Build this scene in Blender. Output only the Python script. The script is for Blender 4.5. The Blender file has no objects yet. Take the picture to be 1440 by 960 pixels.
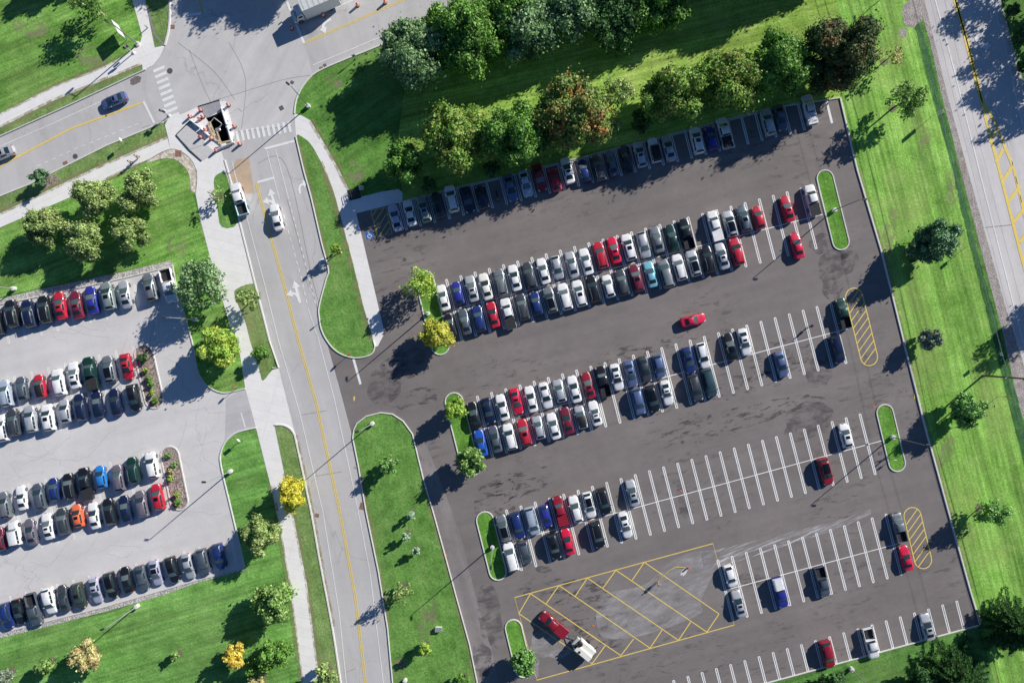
import bpy, bmesh, math, random
import numpy as np
from mathutils import Vector, Matrix
from mathutils.geometry import tessellate_polygon

SC = bpy.context.scene
COL = SC.collection
H = 120.0            # drone height above the ground, metres
K = 8.0              # survey scale: photo units per metre on the ground
R = math.radians

def W(p, z=0.0):
    return Vector(((p[0]-720)/K, (480-p[1])/K, z))
def G(p, h):
    """ground point under something whose middle is h metres up"""
    f = 1-h/H
    return (720+(p[0]-720)*f, 480+(p[1]-480)*f)

# ---------------------------------------------------------------- tags
def tag(o, label=None, cat=None, group=None, kind=None):
    if label: o['label'] = label
    if cat: o['category'] = cat
    if group: o['group'] = group
    if kind: o['kind'] = kind
    return o
def link(o, parent=None):
    COL.objects.link(o)
    if parent is not None: o.parent = parent
    return o
def empty(name, loc=(0,0,0), rz=0.0):
    o = bpy.data.objects.new(name, None)
    o.empty_display_size = 0.3
    o.location = loc; o.rotation_euler = (0,0,rz)
    return link(o)
def meshobj(name, verts, faces, mats, parent=None, smooth=False, fm=None):
    me = bpy.data.meshes.new(name)
    me.from_pydata([tuple(v) for v in verts], [], [tuple(f) for f in faces])
    if not isinstance(mats, (list, tuple)): mats = [mats]
    for m in mats: me.materials.append(m)
    if smooth: me.polygons.foreach_set('use_smooth', [True]*len(me.polygons))
    if fm is not None: me.polygons.foreach_set('material_index', fm)
    me.update()
    return link(bpy.data.objects.new(name, me), parent)

class MB:
    """collects shapes into one mesh"""
    def __init__(s): s.v=[]; s.f=[]; s.m=[]
    def add(s, verts, faces, mi=0):
        b=len(s.v); s.v += [Vector(v) for v in verts]
        s.f += [tuple(i+b for i in f) for f in faces]; s.m += [mi]*len(faces); return s
    def box(s, c, d, rz=0.0, mi=0, bev=0.0, M=None):
        x,y,z = d[0]/2,d[1]/2,d[2]/2
        if bev>0:
            b=min(bev,x*.9,y*.9,z*.9); pts=[]
            for zz,k in ((-z,b),(-z+b,0),(z-b,0),(z,b)):
                for px,py in ((-x+k,-y+k+ (b if k==0 else 0)),(-x+k+(b if k==0 else 0),-y+k),(x-k-(b if k==0 else 0),-y+k),(x-k,-y+k+(b if k==0 else 0)),
                              (x-k,y-k-(b if k==0 else 0)),(x-k-(b if k==0 else 0),y-k),(-x+k+(b if k==0 else 0),y-k),(-x+k,y-k-(b if k==0 else 0))):
                    pts.append(Vector((px,py,zz)))
            fs=[tuple(range(7,-1,-1)),tuple(range(24,32))]
            for L in range(3):
                for i in range(8):
                    fs.append((L*8+i,L*8+(i+1)%8,L*8+8+(i+1)%8,L*8+8+i))
        else:
            pts=[Vector((a,b_,c_)) for c_ in (-z,z) for a,b_ in ((-x,-y),(x,-y),(x,y),(-x,y))]
            fs=[(3,2,1,0),(4,5,6,7),(0,1,5,4),(1,2,6,5),(2,3,7,6),(3,0,4,7)]
        Rm = M if M is not None else Matrix.Rotation(rz,3,'Z')
        return s.add([Rm@p+Vector(c) for p in pts], fs, mi)
    def tube(s, a, b, r0, r1=None, n=8, mi=0, cap=True):
        a=Vector(a); b=Vector(b); r1=r0 if r1 is None else r1
        d=(b-a)
        if d.length<1e-6: return s
        d.normalize()
        t=Vector((0,0,1)) if abs(d.z)<.9 else Vector((1,0,0))
        u=d.cross(t).normalized(); w=d.cross(u)
        vs=[]
        for c,r in ((a,r0),(b,r1)):
            for i in range(n):
                an=2*math.pi*i/n; vs.append(c+u*math.cos(an)*r+w*math.sin(an)*r)
        fs=[(i,(i+1)%n,n+(i+1)%n,n+i) for i in range(n)]
        if cap: fs += [tuple(range(n-1,-1,-1)), tuple(range(n,2*n))]
        return s.add(vs, fs, mi)
    def lathe(s, c, prof, n=16, mi=0, mis=None):
        c=Vector(c)
        vs=[c+Vector((r*math.cos(2*math.pi*i/n), r*math.sin(2*math.pi*i/n), z)) for r,z in prof for i in range(n)]
        b=len(s.v); s.v+=vs
        for k in range(len(prof)-1):
            for i in range(n):
                s.f.append(tuple(b+q for q in (k*n+i,k*n+(i+1)%n,(k+1)*n+(i+1)%n,(k+1)*n+i)))
                s.m.append(mis[k] if mis else mi)
        s.f.append(tuple(b+i for i in range(n-1,-1,-1))); s.m.append(mis[0] if mis else mi)
        s.f.append(tuple(b+(len(prof)-1)*n+i for i in range(n))); s.m.append(mis[-1] if mis else mi)
        return s
    def build(s, name, mats, parent=None, smooth=False):
        return meshobj(name, s.v, s.f, mats, parent, smooth, s.m)

# ---------------------------------------------------------------- materials
def newmat(name):
    m=bpy.data.materials.new(name); m.use_nodes=True
    nt=m.node_tree; nt.nodes.clear()
    out=nt.nodes.new('ShaderNodeOutputMaterial'); bs=nt.nodes.new('ShaderNodeBsdfPrincipled')
    nt.links.new(bs.outputs[0], out.inputs[0])
    return m,nt,bs,out
def N(nt, t, **kw):
    n=nt.nodes.new('ShaderNode'+t)
    for k,v in kw.items():
        if k in n.inputs: n.inputs[k].default_value=v
        else: setattr(n,k,v)
    return n
def c4(c): return (c[0],c[1],c[2],1)
def pos(nt, ang=0.0, scale=(1,1,1)):
    g=N(nt,'NewGeometry'); mp=N(nt,'Mapping'); mp.vector_type='TEXTURE'
    mp.inputs['Rotation'].default_value=(0,0,ang); mp.inputs['Scale'].default_value=scale
    nt.links.new(g.outputs['Position'], mp.inputs['Vector']); return mp.outputs[0]
def noise(nt, vec, scale, detail=3, rough=.55, dist=0.0):
    n=N(nt,'TexNoise'); n.inputs['Scale'].default_value=scale; n.inputs['Detail'].default_value=detail
    n.inputs['Roughness'].default_value=rough; n.inputs['Distortion'].default_value=dist
    nt.links.new(vec,n.inputs['Vector']); return n.outputs['Fac']
def ramp(nt, fac, stops):
    r=N(nt,'ValToRGB'); e=r.color_ramp.elements
    while len(e)<len(stops): e.new(.5)
    for el,(p,c) in zip(e,stops):
        el.position=p; el.color=c4(c) if isinstance(c,(tuple,list)) else (c,c,c,1)
    nt.links.new(fac,r.inputs[0]); return r.outputs[0]
def mix(nt, fac, a, b, mode='MIX'):
    n=N(nt,'Mix'); n.data_type='RGBA'; n.blend_type=mode; n.clamp_factor=True
    for s,v in ((n.inputs[0],fac),(n.inputs[6],a),(n.inputs[7],b)):
        if isinstance(v,(int,float)): s.default_value=v
        elif isinstance(v,(tuple,list)): s.default_value=c4(v)
        else: nt.links.new(v,s)
    return n.outputs[2]
def flat(name, col, rough=.6, metal=0.0, var=0.0, coat=0.0, spec=.5, emis=None):
    m,nt,bs,out=newmat(name)
    bs.inputs['Roughness'].default_value=rough; bs.inputs['Metallic'].default_value=metal
    bs.inputs['Coat Weight'].default_value=coat; bs.inputs['Coat Roughness'].default_value=.06
    bs.inputs['Specular IOR Level'].default_value=spec
    if var>0:
        f=noise(nt,pos(nt),2.5,4)
        c=mix(nt,1.0,col,ramp(nt,f,[(.3,1-var),(.7,1+var*.4)]),'MULTIPLY')
        nt.links.new(c,bs.inputs['Base Color'])
    else: bs.inputs['Base Color'].default_value=c4(col)
    return m

def mat_grass(name, dark, mid, light, ang, stripe=.5, dry=(.24,.24,.09), dryamt=.25):
    m,nt,bs,out=newmat(name)
    big=noise(nt,pos(nt),.05,3,.6)
    med=noise(nt,pos(nt),.35,4,.7,.4)
    streak=noise(nt,pos(nt,ang,(14,.55,1)),1.0,3,.6)
    streak2=noise(nt,pos(nt,ang,(40,2.6,1)),1.0,2,.5)
    fine=noise(nt,pos(nt),2.6,5,.8)
    speck=noise(nt,pos(nt),7.0,3,.8)
    c=ramp(nt,med,[(.25,dark),(.5,mid),(.78,light)])
    c=mix(nt,stripe,c,mix(nt,1.0,c,ramp(nt,streak,[(.3,.62),(.7,1.35)]),'MULTIPLY'))
    c=mix(nt,stripe,c,mix(nt,1.0,c,ramp(nt,streak2,[(.38,.72),(.62,1.28)]),'MULTIPLY'))
    c=mix(nt,1.0,c,ramp(nt,fine,[(.28,.55),(.5,1.0),(.75,1.5)]),'MULTIPLY')
    c=mix(nt,1.0,c,ramp(nt,speck,[(.3,.7),(.7,1.3)]),'MULTIPLY')
    d=mix(nt,ramp(nt,big,[(.5,0.0),(.72,dryamt)]),c,dry)
    nt.links.new(d,bs.inputs['Base Color'])
    bs.inputs['Roughness'].default_value=.9; bs.inputs['Specular IOR Level'].default_value=.15
    b=N(nt,'Bump'); b.inputs['Strength'].default_value=.6; b.inputs['Distance'].default_value=.12
    nt.links.new(fine,b.inputs['Height']); nt.links.new(b.outputs[0],bs.inputs['Normal'])
    return m
def mat_asphalt(name, col, ang=R(14.4), blotch=.18, crack=0.0, darkspots=0.0, rough=.85, lanes=.12, crackscale=.10):
    m,nt,bs,out=newmat(name)
    big=noise(nt,pos(nt),.06,4,.6); med=noise(nt,pos(nt),.5,5,.7)
    st=noise(nt,pos(nt,ang,(9,.9,1)),.35,3,.6); fine=noise(nt,pos(nt),9.0,3,.8)
    c=mix(nt,1.0,col,ramp(nt,big,[(.3,1-blotch),(.7,1+blotch)]),'MULTIPLY')
    c=mix(nt,1.0,c,ramp(nt,med,[(.3,1-blotch*.7),(.7,1+blotch*.5)]),'MULTIPLY')
    c=mix(nt,1.0,c,ramp(nt,st,[(.3,1-lanes),(.7,1+lanes)]),'MULTIPLY')
    c=mix(nt,1.0,c,ramp(nt,fine,[(.3,.86),(.7,1.12)]),'MULTIPLY')
    if darkspots>0:
        f=noise(nt,pos(nt,ang,(2.6,.8,1)),.8,6,.75,.3); g=noise(nt,pos(nt),.045,2,.5)
        k=N(nt,'Math',operation='MULTIPLY')
        nt.links.new(ramp(nt,f,[(.55,0.0),(.6,1.0)]),k.inputs[0]); nt.links.new(ramp(nt,g,[(.47,0.0),(.6,1.0)]),k.inputs[1])
        k2=N(nt,'Math',operation='MULTIPLY'); k2.inputs[1].default_value=darkspots
        nt.links.new(k.outputs[0],k2.inputs[0])
        c=mix(nt,k2.outputs[0],c,tuple(x*.35 for x in col))
    if crack>0:
        p=pos(nt,ang,(1.7,1,1)); nn=N(nt,'TexNoise'); nn.inputs['Scale'].default_value=.5; nn.inputs['Detail'].default_value=5
        nt.links.new(p,nn.inputs['Vector'])
        add=N(nt,'VectorMath',operation='MULTIPLY_ADD')
        nt.links.new(nn.outputs['Color'],add.inputs[0]); add.inputs[1].default_value=(3.2,3.2,0); nt.links.new(p,add.inputs[2])
        v=N(nt,'TexVoronoi',feature='DISTANCE_TO_EDGE'); v.inputs['Scale'].default_value=crackscale
        nt.links.new(add.outputs[0],v.inputs['Vector'])
        ln=ramp(nt,v.outputs['Distance'],[(0.0,1.0),(.009,0.0)])
        mk=ramp(nt,noise(nt,pos(nt),.09,3,.6),[(.42,0.0),(.6,1.0)])
        k=N(nt,'Math',operation='MULTIPLY'); nt.links.new(ln,k.inputs[0]); nt.links.new(mk,k.inputs[1])
        k2=N(nt,'Math',operation='MULTIPLY'); nt.links.new(k.outputs[0],k2.inputs[0]); k2.inputs[1].default_value=crack
        c=mix(nt,k2.outputs[0],c,tuple(x*.3 for x in col))
    nt.links.new(c,bs.inputs['Base Color']); bs.inputs['Roughness'].default_value=rough
    bs.inputs['Specular IOR Level'].default_value=.25
    b=N(nt,'Bump'); b.inputs['Strength'].default_value=.25; b.inputs['Distance'].default_value=.03
    nt.links.new(fine,b.inputs['Height']); nt.links.new(b.outputs[0],bs.inputs['Normal'])
    return m
def mat_concrete(name, col, ang, joint=1.6):
    m,nt,bs,out=newmat(name)
    c=mix(nt,1.0,col,ramp(nt,noise(nt,pos(nt),.5,5,.7),[(.3,.93),(.7,1.04)]),'MULTIPLY')
    c=mix(nt,1.0,c,ramp(nt,noise(nt,pos(nt),6,3,.7),[(.3,.96),(.7,1.04)]),'MULTIPLY')
    br=N(nt,'TexBrick'); br.offset=0; br.inputs['Scale'].default_value=1.0
    br.inputs['Brick Width'].default_value=joint*6; br.inputs['Row Height'].default_value=joint
    br.inputs['Mortar Size'].default_value=.035; br.inputs['Mortar Smooth'].default_value=.3
    br.inputs['Color1'].default_value=(1,1,1,1); br.inputs['Color2'].default_value=(.97,.97,.965,1); br.inputs['Mortar'].default_value=(.84,.83,.82,1)
    nt.links.new(pos(nt,ang),br.inputs['Vector'])
    c=mix(nt,1.0,c,br.outputs['Color'],'MULTIPLY')
    nt.links.new(c,bs.inputs['Base Color']); bs.inputs['Roughness'].default_value=.9; bs.inputs['Specular IOR Level'].default_value=.2
    return m
def mat_speckle(name, a, b_, scale=5, rough=.95):
    m,nt,bs,out=newmat(name)
    v=N(nt,'TexVoronoi'); v.inputs['Scale'].default_value=scale
    nt.links.new(pos(nt),v.inputs['Vector'])
    f=N(nt,'SeparateColor'); nt.links.new(v.outputs['Color'],f.inputs[0])
    c=ramp(nt,f.outputs[0],[(.1,a),(.9,b_)])
    c=mix(nt,1.0,c,ramp(nt,noise(nt,pos(nt),.8,4,.7),[(.3,.75),(.7,1.15)]),'MULTIPLY')
    nt.links.new(c,bs.inputs['Base Color']); bs.inputs['Roughness'].default_value=rough
    b=N(nt,'Bump'); b.inputs['Strength'].default_value=.8; b.inputs['Distance'].default_value=.06
    nt.links.new(v.outputs['Distance'],b.inputs['Height']); nt.links.new(b.outputs[0],bs.inputs['Normal'])
    return m
def mat_overlay(name, col, ang, scl, lo, hi, maxa, base=1.0):
    """worn film on the ground: noise decides where it is missing"""
    m,nt,bs,out=newmat(name)
    bs.inputs['Base Color'].default_value=c4(col); bs.inputs['Roughness'].default_value=.8; bs.inputs['Specular IOR Level'].default_value=.2
    tr=N(nt,'BsdfTransparent'); mx=N(nt,'MixShader')
    f=noise(nt,pos(nt,ang,scl),base,6,.75,.4)
    nt.links.new(ramp(nt,f,[(lo,0.0),(hi,maxa)]),mx.inputs[0])
    nt.links.new(tr.outputs[0],mx.inputs[1]); nt.links.new(bs.outputs[0],mx.inputs[2]); nt.links.new(mx.outputs[0],out.inputs[0])
    return m
def mat_leaf(name, dark, mid, light, tip=None, tipamt=.5):
    q=lambda c: None if c is None else tuple(min(.92,x*2.15) for x in c)
    dark,mid,light,tip=q(dark),q(mid),q(light),q(tip)
    m,nt,bs,out=newmat(name)
    g=N(nt,'NewGeometry'); tc=N(nt,'TexCoord')
    r=ramp(nt,g.outputs['Random Per Island'],[(0.0,tuple(x*.7 for x in dark)),(.5,mid),(.85,light),(1.0,tuple(min(.95,x*1.25) for x in light))])
    n1=noise(nt,tc.outputs['Object'],.55,3,.6)
    c=mix(nt,1.0,r,ramp(nt,n1,[(.3,.75),(.7,1.2)]),'MULTIPLY')
    if tip:
        c=mix(nt,ramp(nt,noise(nt,tc.outputs['Object'],.38,4,.65,.3),[(.50,0.0),(.66,tipamt*.9)]),c,tip)
    nt.links.new(c,bs.inputs['Base Color']); bs.inputs['Roughness'].default_value=.55; bs.inputs['Specular IOR Level'].default_value=.35
    tl=N(nt,'BsdfTranslucent'); nt.links.new(c,tl.inputs[0]); mx=N(nt,'MixShader'); mx.inputs[0].default_value=.22
    nt.links.new(bs.outputs[0],mx.inputs[1]); nt.links.new(tl.outputs[0],mx.inputs[2]); nt.links.new(mx.outputs[0],out.inputs[0])
    return m

# ---------------------------------------------------------------- ground helpers
def poly(name, pts, z, mat, holes=(), kind='structure'):
    loops=[[W(p,z) for p in pts]]+[[W(p,z) for p in h] for h in holes]
    tris=tessellate_polygon(loops); vs=[v for l in loops for v in l]
    fs=[]
    for t in tris:
        a,b,c=(vs[i] for i in t)
        fs.append(t if (b-a).cross(c-a).z>0 else (t[0],t[2],t[1]))
    o=meshobj(name,vs,fs,mat)
    if kind: o['kind']=kind
    return o
def smooth_path(pts, closed=False, n=5):
    out=[]; L=len(pts)
    rng=range(L) if closed else range(L-1)
    for i in rng:
        if closed: p=[pts[(i+k)%L] for k in (-1,0,1,2)]
        else: p=[pts[max(0,i-1)],pts[i],pts[i+1],pts[min(L-1,i+2)]]
        for k in range(n):
            t=k/n; o=[]
            for d in (0,1):
                a,b,c,e=(q[d] for q in p)
                o.append(.5*((2*b)+(-a+c)*t+(2*a-5*b+4*c-e)*t*t+(-a+3*b-3*c+e)*t**3))
            out.append(tuple(o))
    if not closed: out.append(tuple(pts[-1]))
    return out
def offs(P, closed):
    L=len(P); res=[]
    for i in range(L):
        a=P[(i-1)%L] if (closed or i>0) else P[i]; b=P[(i+1)%L] if (closed or i<L-1) else P[i]
        d=(b-a); d.z=0
        d=d.normalized() if d.length>0 else Vector((1,0,0))
        res.append(Vector((-d.y,d.x,0)))
    return res
def strip(mb, pts, width, z, closed=False, mi=0, raw=False):
    P=[Vector(p) if raw else W(p) for p in pts]; n=offs(P,closed); L=len(P)
    vs=[]
    for p,q in zip(P,n):
        vs += [Vector((p.x+q.x*width/2,p.y+q.y*width/2,z)),Vector((p.x-q.x*width/2,p.y-q.y*width/2,z))]
    fs=[]
    for i in range(L if closed else L-1):
        a=2*i; b=2*((i+1)%L); fs.append((a,a+1,b+1,b))
    mb.add(vs,fs,mi)
def kerb(name, pts, mat, closed=False, w=.2, h=.15, z0=0.0):
    P=[W(p) for p in pts]; n=offs(P,closed); L=len(P); vs=[]; fs=[]
    for p,q in zip(P,n):
        for s,z in ((1,z0),(1,z0+h-.03),(.75,z0+h),(-.75,z0+h),(-1,z0+h-.03),(-1,z0)):
            vs.append(Vector((p.x+q.x*s*w/2,p.y+q.y*s*w/2,z)))
    for i in range(L if closed else L-1):
        a=6*i; b=6*((i+1)%L)
        for k in range(5): fs.append((a+k,b+k,b+k+1,a+k+1))
    if not closed: fs += [(0,1,2,3,4,5),tuple(6*(L-1)+k for k in (5,4,3,2,1,0))]
    # face orientation is irrelevant for opaque kerbs
    o=meshobj(name,vs,fs,mat); o['kind']='structure'; return o
def capsule(a, b, r, n=9):
    a=Vector((a[0],a[1],0)); b=Vector((b[0],b[1],0)); d=(b-a).normalized(); q=Vector((-d.y,d.x,0)); out=[]
    for i in range(n+1):
        t=math.pi*i/n; v=a+q*math.cos(t)*r-d*math.sin(t)*r; out.append((v.x,v.y))
    for i in range(n+1):
        t=math.pi*i/n; v=b-q*math.cos(t)*r+d*math.sin(t)*r; out.append((v.x,v.y))
    return out
def blob(c, rx, ry, rot, seed, n=46, rough=.35):
    rd=random.Random(seed); ph=[(rd.uniform(0,6.28),rd.uniform(.3,1)/k**.8) for k in range(1,13)]; out=[]
    for i in range(n):
        t=2*math.pi*i/n; s=1+rough*sum(a*math.sin((k+1)*t+p) for k,(p,a) in enumerate(ph))*.45
        x=rx*s*math.cos(t); y=ry*s*math.sin(t)
        out.append((c[0]+x*math.cos(rot)-y*math.sin(rot), c[1]+x*math.sin(rot)+y*math.cos(rot)))
    return out
# ================================================================ THE SETTING
SD=(.2487,.9686)     # along a stall, downwards in survey units
M_lawn_base=mat_grass('grass_general',(.07,.17,.04),(.13,.30,.065),(.22,.42,.10),R(20))
M_lawn_east=mat_grass('grass_east',(.16,.36,.055),(.27,.53,.095),(.40,.64,.16),R(-75.5),.85,dry=(.50,.48,.20),dryamt=.5)
M_lawn_nw=mat_grass('grass_northwest',(.11,.26,.045),(.215,.44,.085),(.35,.57,.15),R(22),.8,dry=(.36,.36,.16))
M_lawn_sw=mat_grass('grass_southwest',(.10,.25,.05),(.19,.42,.09),(.31,.55,.15),R(16),.7,dry=(.30,.40,.14))
M_lawn_mid=mat_grass('grass_islands',(.09,.215,.04),(.17,.36,.075),(.27,.46,.12),R(-75),.25,dry=(.30,.30,.14))
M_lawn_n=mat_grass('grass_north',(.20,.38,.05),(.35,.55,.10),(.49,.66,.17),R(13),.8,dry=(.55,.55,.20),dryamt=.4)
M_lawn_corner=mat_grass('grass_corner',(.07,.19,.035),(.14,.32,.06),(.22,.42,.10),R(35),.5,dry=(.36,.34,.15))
M_verge=mat_grass('grass_verge',(.13,.23,.06),(.23,.36,.11),(.34,.46,.17),R(-75),.25,dry=(.40,.36,.20),dryamt=.5)
M_island=mat_grass('grass_kerb_island',(.09,.24,.03),(.16,.38,.055),(.26,.50,.10),R(-75),.2)
M_ditch=mat_grass('grass_ditch',(.03,.10,.03),(.07,.20,.055),(.14,.32,.10),R(-75),.6,dryamt=.05)  # dark green holds both tall grass and the shade of the ditch bank
M_new=mat_asphalt('asphalt_new',(.256,.228,.215),blotch=.11,darkspots=.5,lanes=.09)
M_old=mat_asphalt('asphalt_old',(.77,.745,.72),blotch=.07,crack=.3,lanes=.05,crackscale=.17)
M_road=mat_asphalt('asphalt_road',(.63,.608,.59),ang=R(-76),blotch=.07,crack=.35,lanes=.07)
M_inter=mat_asphalt('asphalt_intersection',(.69,.67,.65),ang=R(60),blotch=.08,crack=.6,lanes=.08)
M_hwy=mat_asphalt('asphalt_highway',(.73,.70,.68),ang=R(-75),blotch=.07,crack=.4,lanes=.1)
M_conc=mat_concrete('concrete_path',(1.0,.975,.94),R(-14))
M_conc2=mat_concrete('concrete_path_west',(1.0,.975,.94),R(24))
M_conc3=mat_concrete('concrete_apron',(.90,.86,.82),R(-14),2.5)
M_kerb=flat('kerb_concrete',(.84,.82,.77),.9,var=.10)
M_kerb2=flat('kerb_old',(.78,.75,.70),.9,var=.15)
M_gravel=mat_speckle('gravel',(.38,.36,.33),(.80,.76,.70),5)
M_shoulder=mat_speckle('gravel_shoulder',(.36,.31,.29),(.60,.54,.50),7)
M_mulch=mat_speckle('mulch',(.22,.15,.13),(.58,.47,.42),5)
M_paver=mat_speckle('cobble_strip',(.62,.54,.43),(.92,.82,.68),2.5)
M_brown=mat_asphalt('dirt_patch',(.62,.47,.33),blotch=.2)
M_white=flat('paint_white',(1.0,1.0,.98),.7,var=.06)
def worn(name,col):
    m,nt,bs,out=newmat(name)
    bs.inputs['Roughness'].default_value=.75; bs.inputs['Specular IOR Level'].default_value=.2
    c=mix(nt,ramp(nt,noise(nt,pos(nt),1.1,6,.75,.5),[(.34,.35),(.46,.0)]),col,(.42,.40,.40))
    c=mix(nt,1.0,c,ramp(nt,noise(nt,pos(nt),.12,2,.5),[(.35,.92),(.6,1.0)]),'MULTIPLY')
    nt.links.new(c,bs.inputs['Base Color']); return m
M_white=worn('paint_white_worn',(1.0,1.0,.97))
M_yellow=flat('paint_yellow',(.98,.74,.17),.7,var=.14)
M_yellow2=flat('paint_yellow_fresh',(.98,.74,.18),.7,var=.10)
M_seam=flat('joint_dark',(.30,.28,.28),.9)

HOLE=[(290,166.5),(311.5,157.5),(323.5,199.5),(311.5,202.5)]
# one ground sheet to the horizon
big=[(-9000,-9000),(10000,-9000),(10000,10000),(-9000,10000)]
poly('ground',big,0.0,M_lawn_base,[HOLE])

# lawns
poly('lawn',[(1181,140),(1170,-200),(1280,-200),(1283,20),(1300,100),(1340,239),(1362,340),(1397,479),(1415,555),(1440,655),(1520,960),(1560,1200),(1460,1200),(1377,877),(1334,720),(1297,587),(1270,479),(1240,357),(1205,239)],.004,M_lawn_east)
poly('lawn',[(0-400,160+180),(0,160),(75,122),(150,92),(172,80),(197,62),(200,50),(186,0),(160,-120),(-400,-120)],.004,M_lawn_nw)
poly('lawn',[(-200,980),(0,898),(60,880),(150,862),(275,818),(344,799),(335,757),(326,719),(311,655),(311,635),(320,617),(335,607),(360,601),(380,680),(389,720),(407,820),(425,957),(450,1150),(-200,1150)],.004,M_lawn_sw)
poly('lawn',[(414,160),(417,140),(427,120),(445,102),(490,82),(535,64),(680,3),(760,-32),(1170,-200),(1181,139),(1080,154),(825,221),(566,284),(566,267),(535,270),(492,281),(490,265),(480,240),(477,239),(455,200),(437,170)],.004,M_lawn_n)
poly('lawn',[(-200,400),(0,320),(100,277),(175,240),(205,228),(240,222),(262,232),(268,250),(273,280),(282,310),(295,360),(314,425),(325,465),(335,480),(341,522),(345,546),(325,551),(312,552),(297,546),(285,535),(277,517),(269,480),(250,410),(245,375),(240,366),(175,380),(50,406),(0,418),(-200,470)],.004,M_lawn_nw)

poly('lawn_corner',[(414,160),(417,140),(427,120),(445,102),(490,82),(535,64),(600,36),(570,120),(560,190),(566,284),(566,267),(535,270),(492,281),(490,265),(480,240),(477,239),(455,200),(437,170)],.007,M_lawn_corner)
# roads
west_edge=[(312,215),(325,257),(337,312),(359,400),(379,479),(392,517),(415,610),(437,717),(450,790),(467,880),(480,965),(500,1100)]
isA=[(416,192),(427,239),(437.5,277),(452,340),(462,379),(459,392),(449,430),(449,445),(452,463),(460,479),(471,492),(485,500),(500,503),(515,501),(524,496),(527,487),(525,479),(510,427),(495,365),(480,310),(470,272),(457,240),(450,225),(440,207),(430,196)]
isB_left=[(570,1060),(552,959),(545,882),(532,802),(515,720),(504,655),(496,615),(497.5,604),(502,595),(515,585),(535,580),(552,582),(567,592),(580,610)]
isB_right=[(595,672),(609,719),(625,777),(642,840),(660,905),(671,959),(695,1060)]
isB=isB_left+isB_right
M_kk=M_kerb
road=[(239,-150),(239,37),(232,64),(225,80),(215,92),(207,97),(175,112),(100,147),(0,192),(-300,330),(-300,410),(0,276),(40,260),(82,239),(150,205),(230,172),(236,168),(262,158),(288,146),(318,142),(330,190),(312,215)]
road=road+west_edge[1:]+[(575,1100),(552,959),(545,882),(532,802),(515,720),(504,655),(496,615),(478,547),(460,482),(452,463),(449,445),(449,430),(459,392),(462,379),(452,340),(437.5,277),(427,239),(416,192),(414,160),(417,140),(427,120),(445,102),(490,82),(535,64),(680,3),(760,-32),(1000,-150)]
poly('road',road,.010,M_road)
poly('road_intersection',[(239,-150),(239,37),(232,64),(215,92),(207,99),(205,130),(222,170),(236,168),(262,158),(288,146),(318,142),(330,186),(410,177),(414,160),(417,140),(427,120),(440,106),(427,61),(401,0),(350,-150)],.014,M_inter,)
hwy=[(1262,-150),(1300,0),(1330,125),(1361,240),(1392,352),(1420,452),(1430,479),(1490,700),(1580,1050),(1700,1050),(1500,330),(1440,120),(1407,0),(1370,-150)]
poly('highway',hwy,.010,M_hwy)
poly('gravel_shoulder',[(1252,-150),(1290,0),(1308,60),(1322,125),(1351,240),(1378,345),(1400,430),(1413,479),(1430,560),(1460,660),(1560,1050),(1580,1050),(1490,700),(1430,479),(1392,352),(1361,240),(1330,125),(1300,0),(1262,-150)],.008,M_shoulder)
def jitter(pts,amp,seed,step=5.0):
    rd=random.Random(seed); out=[]
    for (x0,y0),(x1,y1) in zip(pts,pts[1:]):
        L=math.hypot(x1-x0,y1-y0); n=max(1,int(L/step))
        for k in range(n): out.append((x0+(x1-x0)*k/n+rd.uniform(-amp,amp),y0+(y1-y0)*k/n+rd.uniform(-amp,amp)*.5))
    out.append(pts[-1]); return out
dl_=jitter([(1286,36),(1303,100),(1339,239),(1363,340),(1398,479),(1416,555),(1441,655),(1506,900)],1.3,2)
dr_=jitter([(1518,900),(1442,600),(1424,540),(1410,482),(1398,440),(1370,340),(1348,239),(1318,120),(1310,85),(1293,34)],1.3,4)
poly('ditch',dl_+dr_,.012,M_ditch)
poly('gravel_patch',blob((1282,18),14,22,.1,3),.010,M_shoulder)
poly('gravel_patch',blob((1270,47),6,6,.1,5),.010,M_shoulder)

# new lot
lot=[(1181,140),(1205,239),(1240,357),(1270,479),(1297,587),(1332,719),(1362,827),(1377,877),(1080,958),(720,1052),(695,1060)]+isB_right[::-1]+[(580,610),(567,592),(552,582),(535,580),(515,585),(502,595),(497.5,604),(496,615),(478,547),(460,482),(471,492),(485,500),(500,503),(515,501),(524,496),(531,487),(536,479),(539,460),(512,345),(501,300),(566,284),(825,221),(1080,154)]
poly('parking_lot',lot,.018,M_new)
# darker older aisle at the west side of the new lot
poly('parking_aisle',[(600,625),(625,690),(650,760),(672,850),(690,905),(700,960),(712,1050),(695,1060),(671,959),(660,905),(642,840),(625,777),(609,719),(595,672),(583,622)],.021,mat_asphalt('asphalt_aisle',(.32,.288,.275),ang=R(-74),blotch=.16,darkspots=.6,lanes=.15))

# west lot
wl=[(-200,478),(0,428),(50,417),(175,391),(243,374),(250,410),(270,479),(277,517),(285,535),(297,546),(312,552),(325,551),(345,546),(360,601),(335,607),(320,617),(311,635),(311,655),(326,719),(335,757),(344,797),(275,815),(150,851),(0,889),(-200,940)]
poly('parking_lot_west',wl,.018,M_old)
poly('gravel_strip',[(-200,468),(0,420),(50,408),(175,382),(240,366),(245,374),(175,391),(50,417),(0,428),(-200,478)],.010,M_gravel)
poly('gravel_strip',[(-200,940),(0,889),(150,851),(275,815),(344,797),(344,801),(280,818),(230,836),(150,859),(60,882),(0,897),(-200,955)],.010,M_gravel)
poly('driveway_apron',[(318,560),(345,546),(392,517),(415,610),(360,601),(335,607),(316,622)],.022,mat_asphalt('apron_grey',(.62,.60,.60),blotch=.1))

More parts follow.
